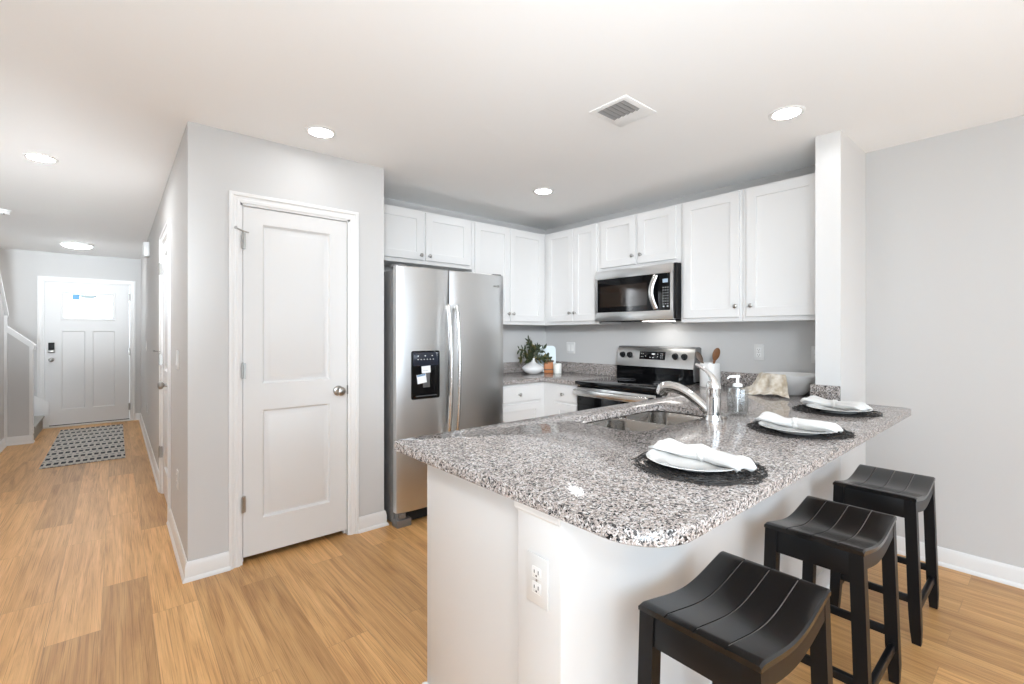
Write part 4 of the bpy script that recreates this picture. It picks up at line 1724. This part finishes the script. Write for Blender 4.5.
# ------------------------------------------------------------------ corner decor
vx_, vy_ = 3.128, 3.36
q = MB()
q.lathe([(.040, 0), (.052, .004), (.092, .026), (.108, .048), (.109, .058), (.100, .074), (.072, .092), (.036, .108), (.023, .120), (.018, .140), (.020, .156), (.0165, .157), (.015, .142), (.018, .122), (.001, .10)], (vx_, vy_, CZ), n=48)
tag(q.build('bud_vase', 'ceramic'), 'squat white vase with a narrow neck holding dark greenery', 'vase')
t = thing('leafy_branches', 'dark green leafy branches standing in the squat white vase', 'plant', (vx_, vy_, CZ + .12))
rnd = random.Random(11)
qs, ql, q2 = MB(), MB(), MB()
tips = [(-.09, -.03, .34), (-.05, .0, .30), (-.19, -.05, .14), (-.16, .02, .19), (-.20, -.04, .06), (.03, -.03, .22), (.10, -.06, .19), (.13, -.07, .07), (-.11, -.07, .24), (-.14, -.08, .09), (.18, -.04, .03), (-.04, -.08, .2)]
for (dx, dy, dz) in tips:
    p0 = Vector((vx_, vy_, CZ + .125))
    p3 = Vector((vx_ + dx, vy_ + dy, CZ + .125 + dz * .62))
    P = bez([p0, p0 + Vector((dx * .15, dy * .15, dz * .42)), p0 + Vector((dx * .6, dy * .6, dz * .60)), p3], 9)
    qs.tube(P, [.0028 - .0002 * k for k in range(10)], 6)
    for k in range(2, 10):
        for s in (-1, 1, 0):
            if rnd.random() < .30:
                continue
            d = (P[min(k + 1, 9)] - P[k - 1]).normalized()
            side = d.cross(Vector((rnd.uniform(-.5, .5), -1, rnd.uniform(-.3, .6)))).normalized() * s
            dirv = (d * .7 + side * 1.0 + Vector((rnd.uniform(-.25, .25), rnd.uniform(-.35, .25), rnd.uniform(-.2, .3)))).normalized()
            Ln = rnd.uniform(.040, .066)
            wv = dirv.cross(Vector((rnd.uniform(-.4, .4), -1, .5))).normalized() * rnd.uniform(.0085, .0125)
            nn = dirv.cross(wv).normalized() * .003
            c = P[k]
            vs = [c, c + dirv * Ln * .35 + wv - nn, c + dirv * Ln * .75 + wv * .75 - nn, c + dirv * Ln, c + dirv * Ln * .75 - wv * .75 - nn, c + dirv * Ln * .35 - wv - nn, c + dirv * Ln * .45 + nn]
            (q2 if rnd.random() < .18 else ql).geo([tuple(v) for v in vs], [(0, 1, 6), (1, 2, 6), (2, 3, 6), (3, 4, 6), (4, 5, 6), (5, 0, 6)])
qs.build('stems', 'stem', t, weld=False)
ql.build('leaves', 'leaf', t, 80, weld=False)
q2.build('olive_leaves', 'leaf2', t, 80, weld=False)

bc, bd = Vector((3.392, 3.442, CZ)), Vector((.762, -.648, 0))
bn = Vector((-.648, -.762, 0))
q = MB(lambda a, b, c: tuple(bc + bd * a + bn * (c - b * .16) + Vector((0, 0, b + c * .16))))
q.poly(round_poly([(-.100, .002, 0), (.100, .002, 0), (.100, .268, .04), (-.100, .268, .04)], 8), 0, .012)
tag(q.build('serving_board', 'paleblue'), 'pale blue white board with rounded corners leaning in the counter corner', 'board')
bk = Vector((3.350, 3.366, CZ))
TB = lambda a, b, c: tuple(bk + bd * a + bn * c + Vector((0, 0, b)))
t = thing('wooden_box', 'small orange brown wooden box beside the white vase', 'box', tuple(bk))
q = MB(TB)
q.box(-.045, .045, 0, .110, -.025, .025, .003)
q.build('case', 'orangewood', t)
q = MB(TB)
q.box(-.050, .050, .110, .126, -.030, .030, .003).box(-.047, .047, .028, .038, -.027, .027, .002)
q.build('lid', 'darkwood', t, weld=False)
kx, ky = 3.372, 3.262
t = thing('candle', 'white pillar candle in front of the pale board at the counter corner', 'candle', (kx, ky, CZ))
q = MB()
q.lathe([(.038, 0), (.040, .003), (.040, .094), (.037, .098), (.024, .0955), (.001, .0945)], (kx, ky, CZ), n=36)
q.build('wax', 'wax', t)
q = MB()
q.cyl((kx, ky, CZ + .093), (kx + .001, ky + .001, CZ + .106), .0014, n=8)
q.build('wick', 'slot', t)

# ------------------------------------------------------------------ door mat runner
q = MB()
lo = []
RX0, RX1, RYa, RYb = -0.565, 0.078, 6.38, 8.72
q.box(RX0, RX1, RYa, RYb, .0005, .011, .004)
rg_ = tag(q.build('runner_rug', 'rug'), 'grey and beige woven runner rug before the front door', 'rug')
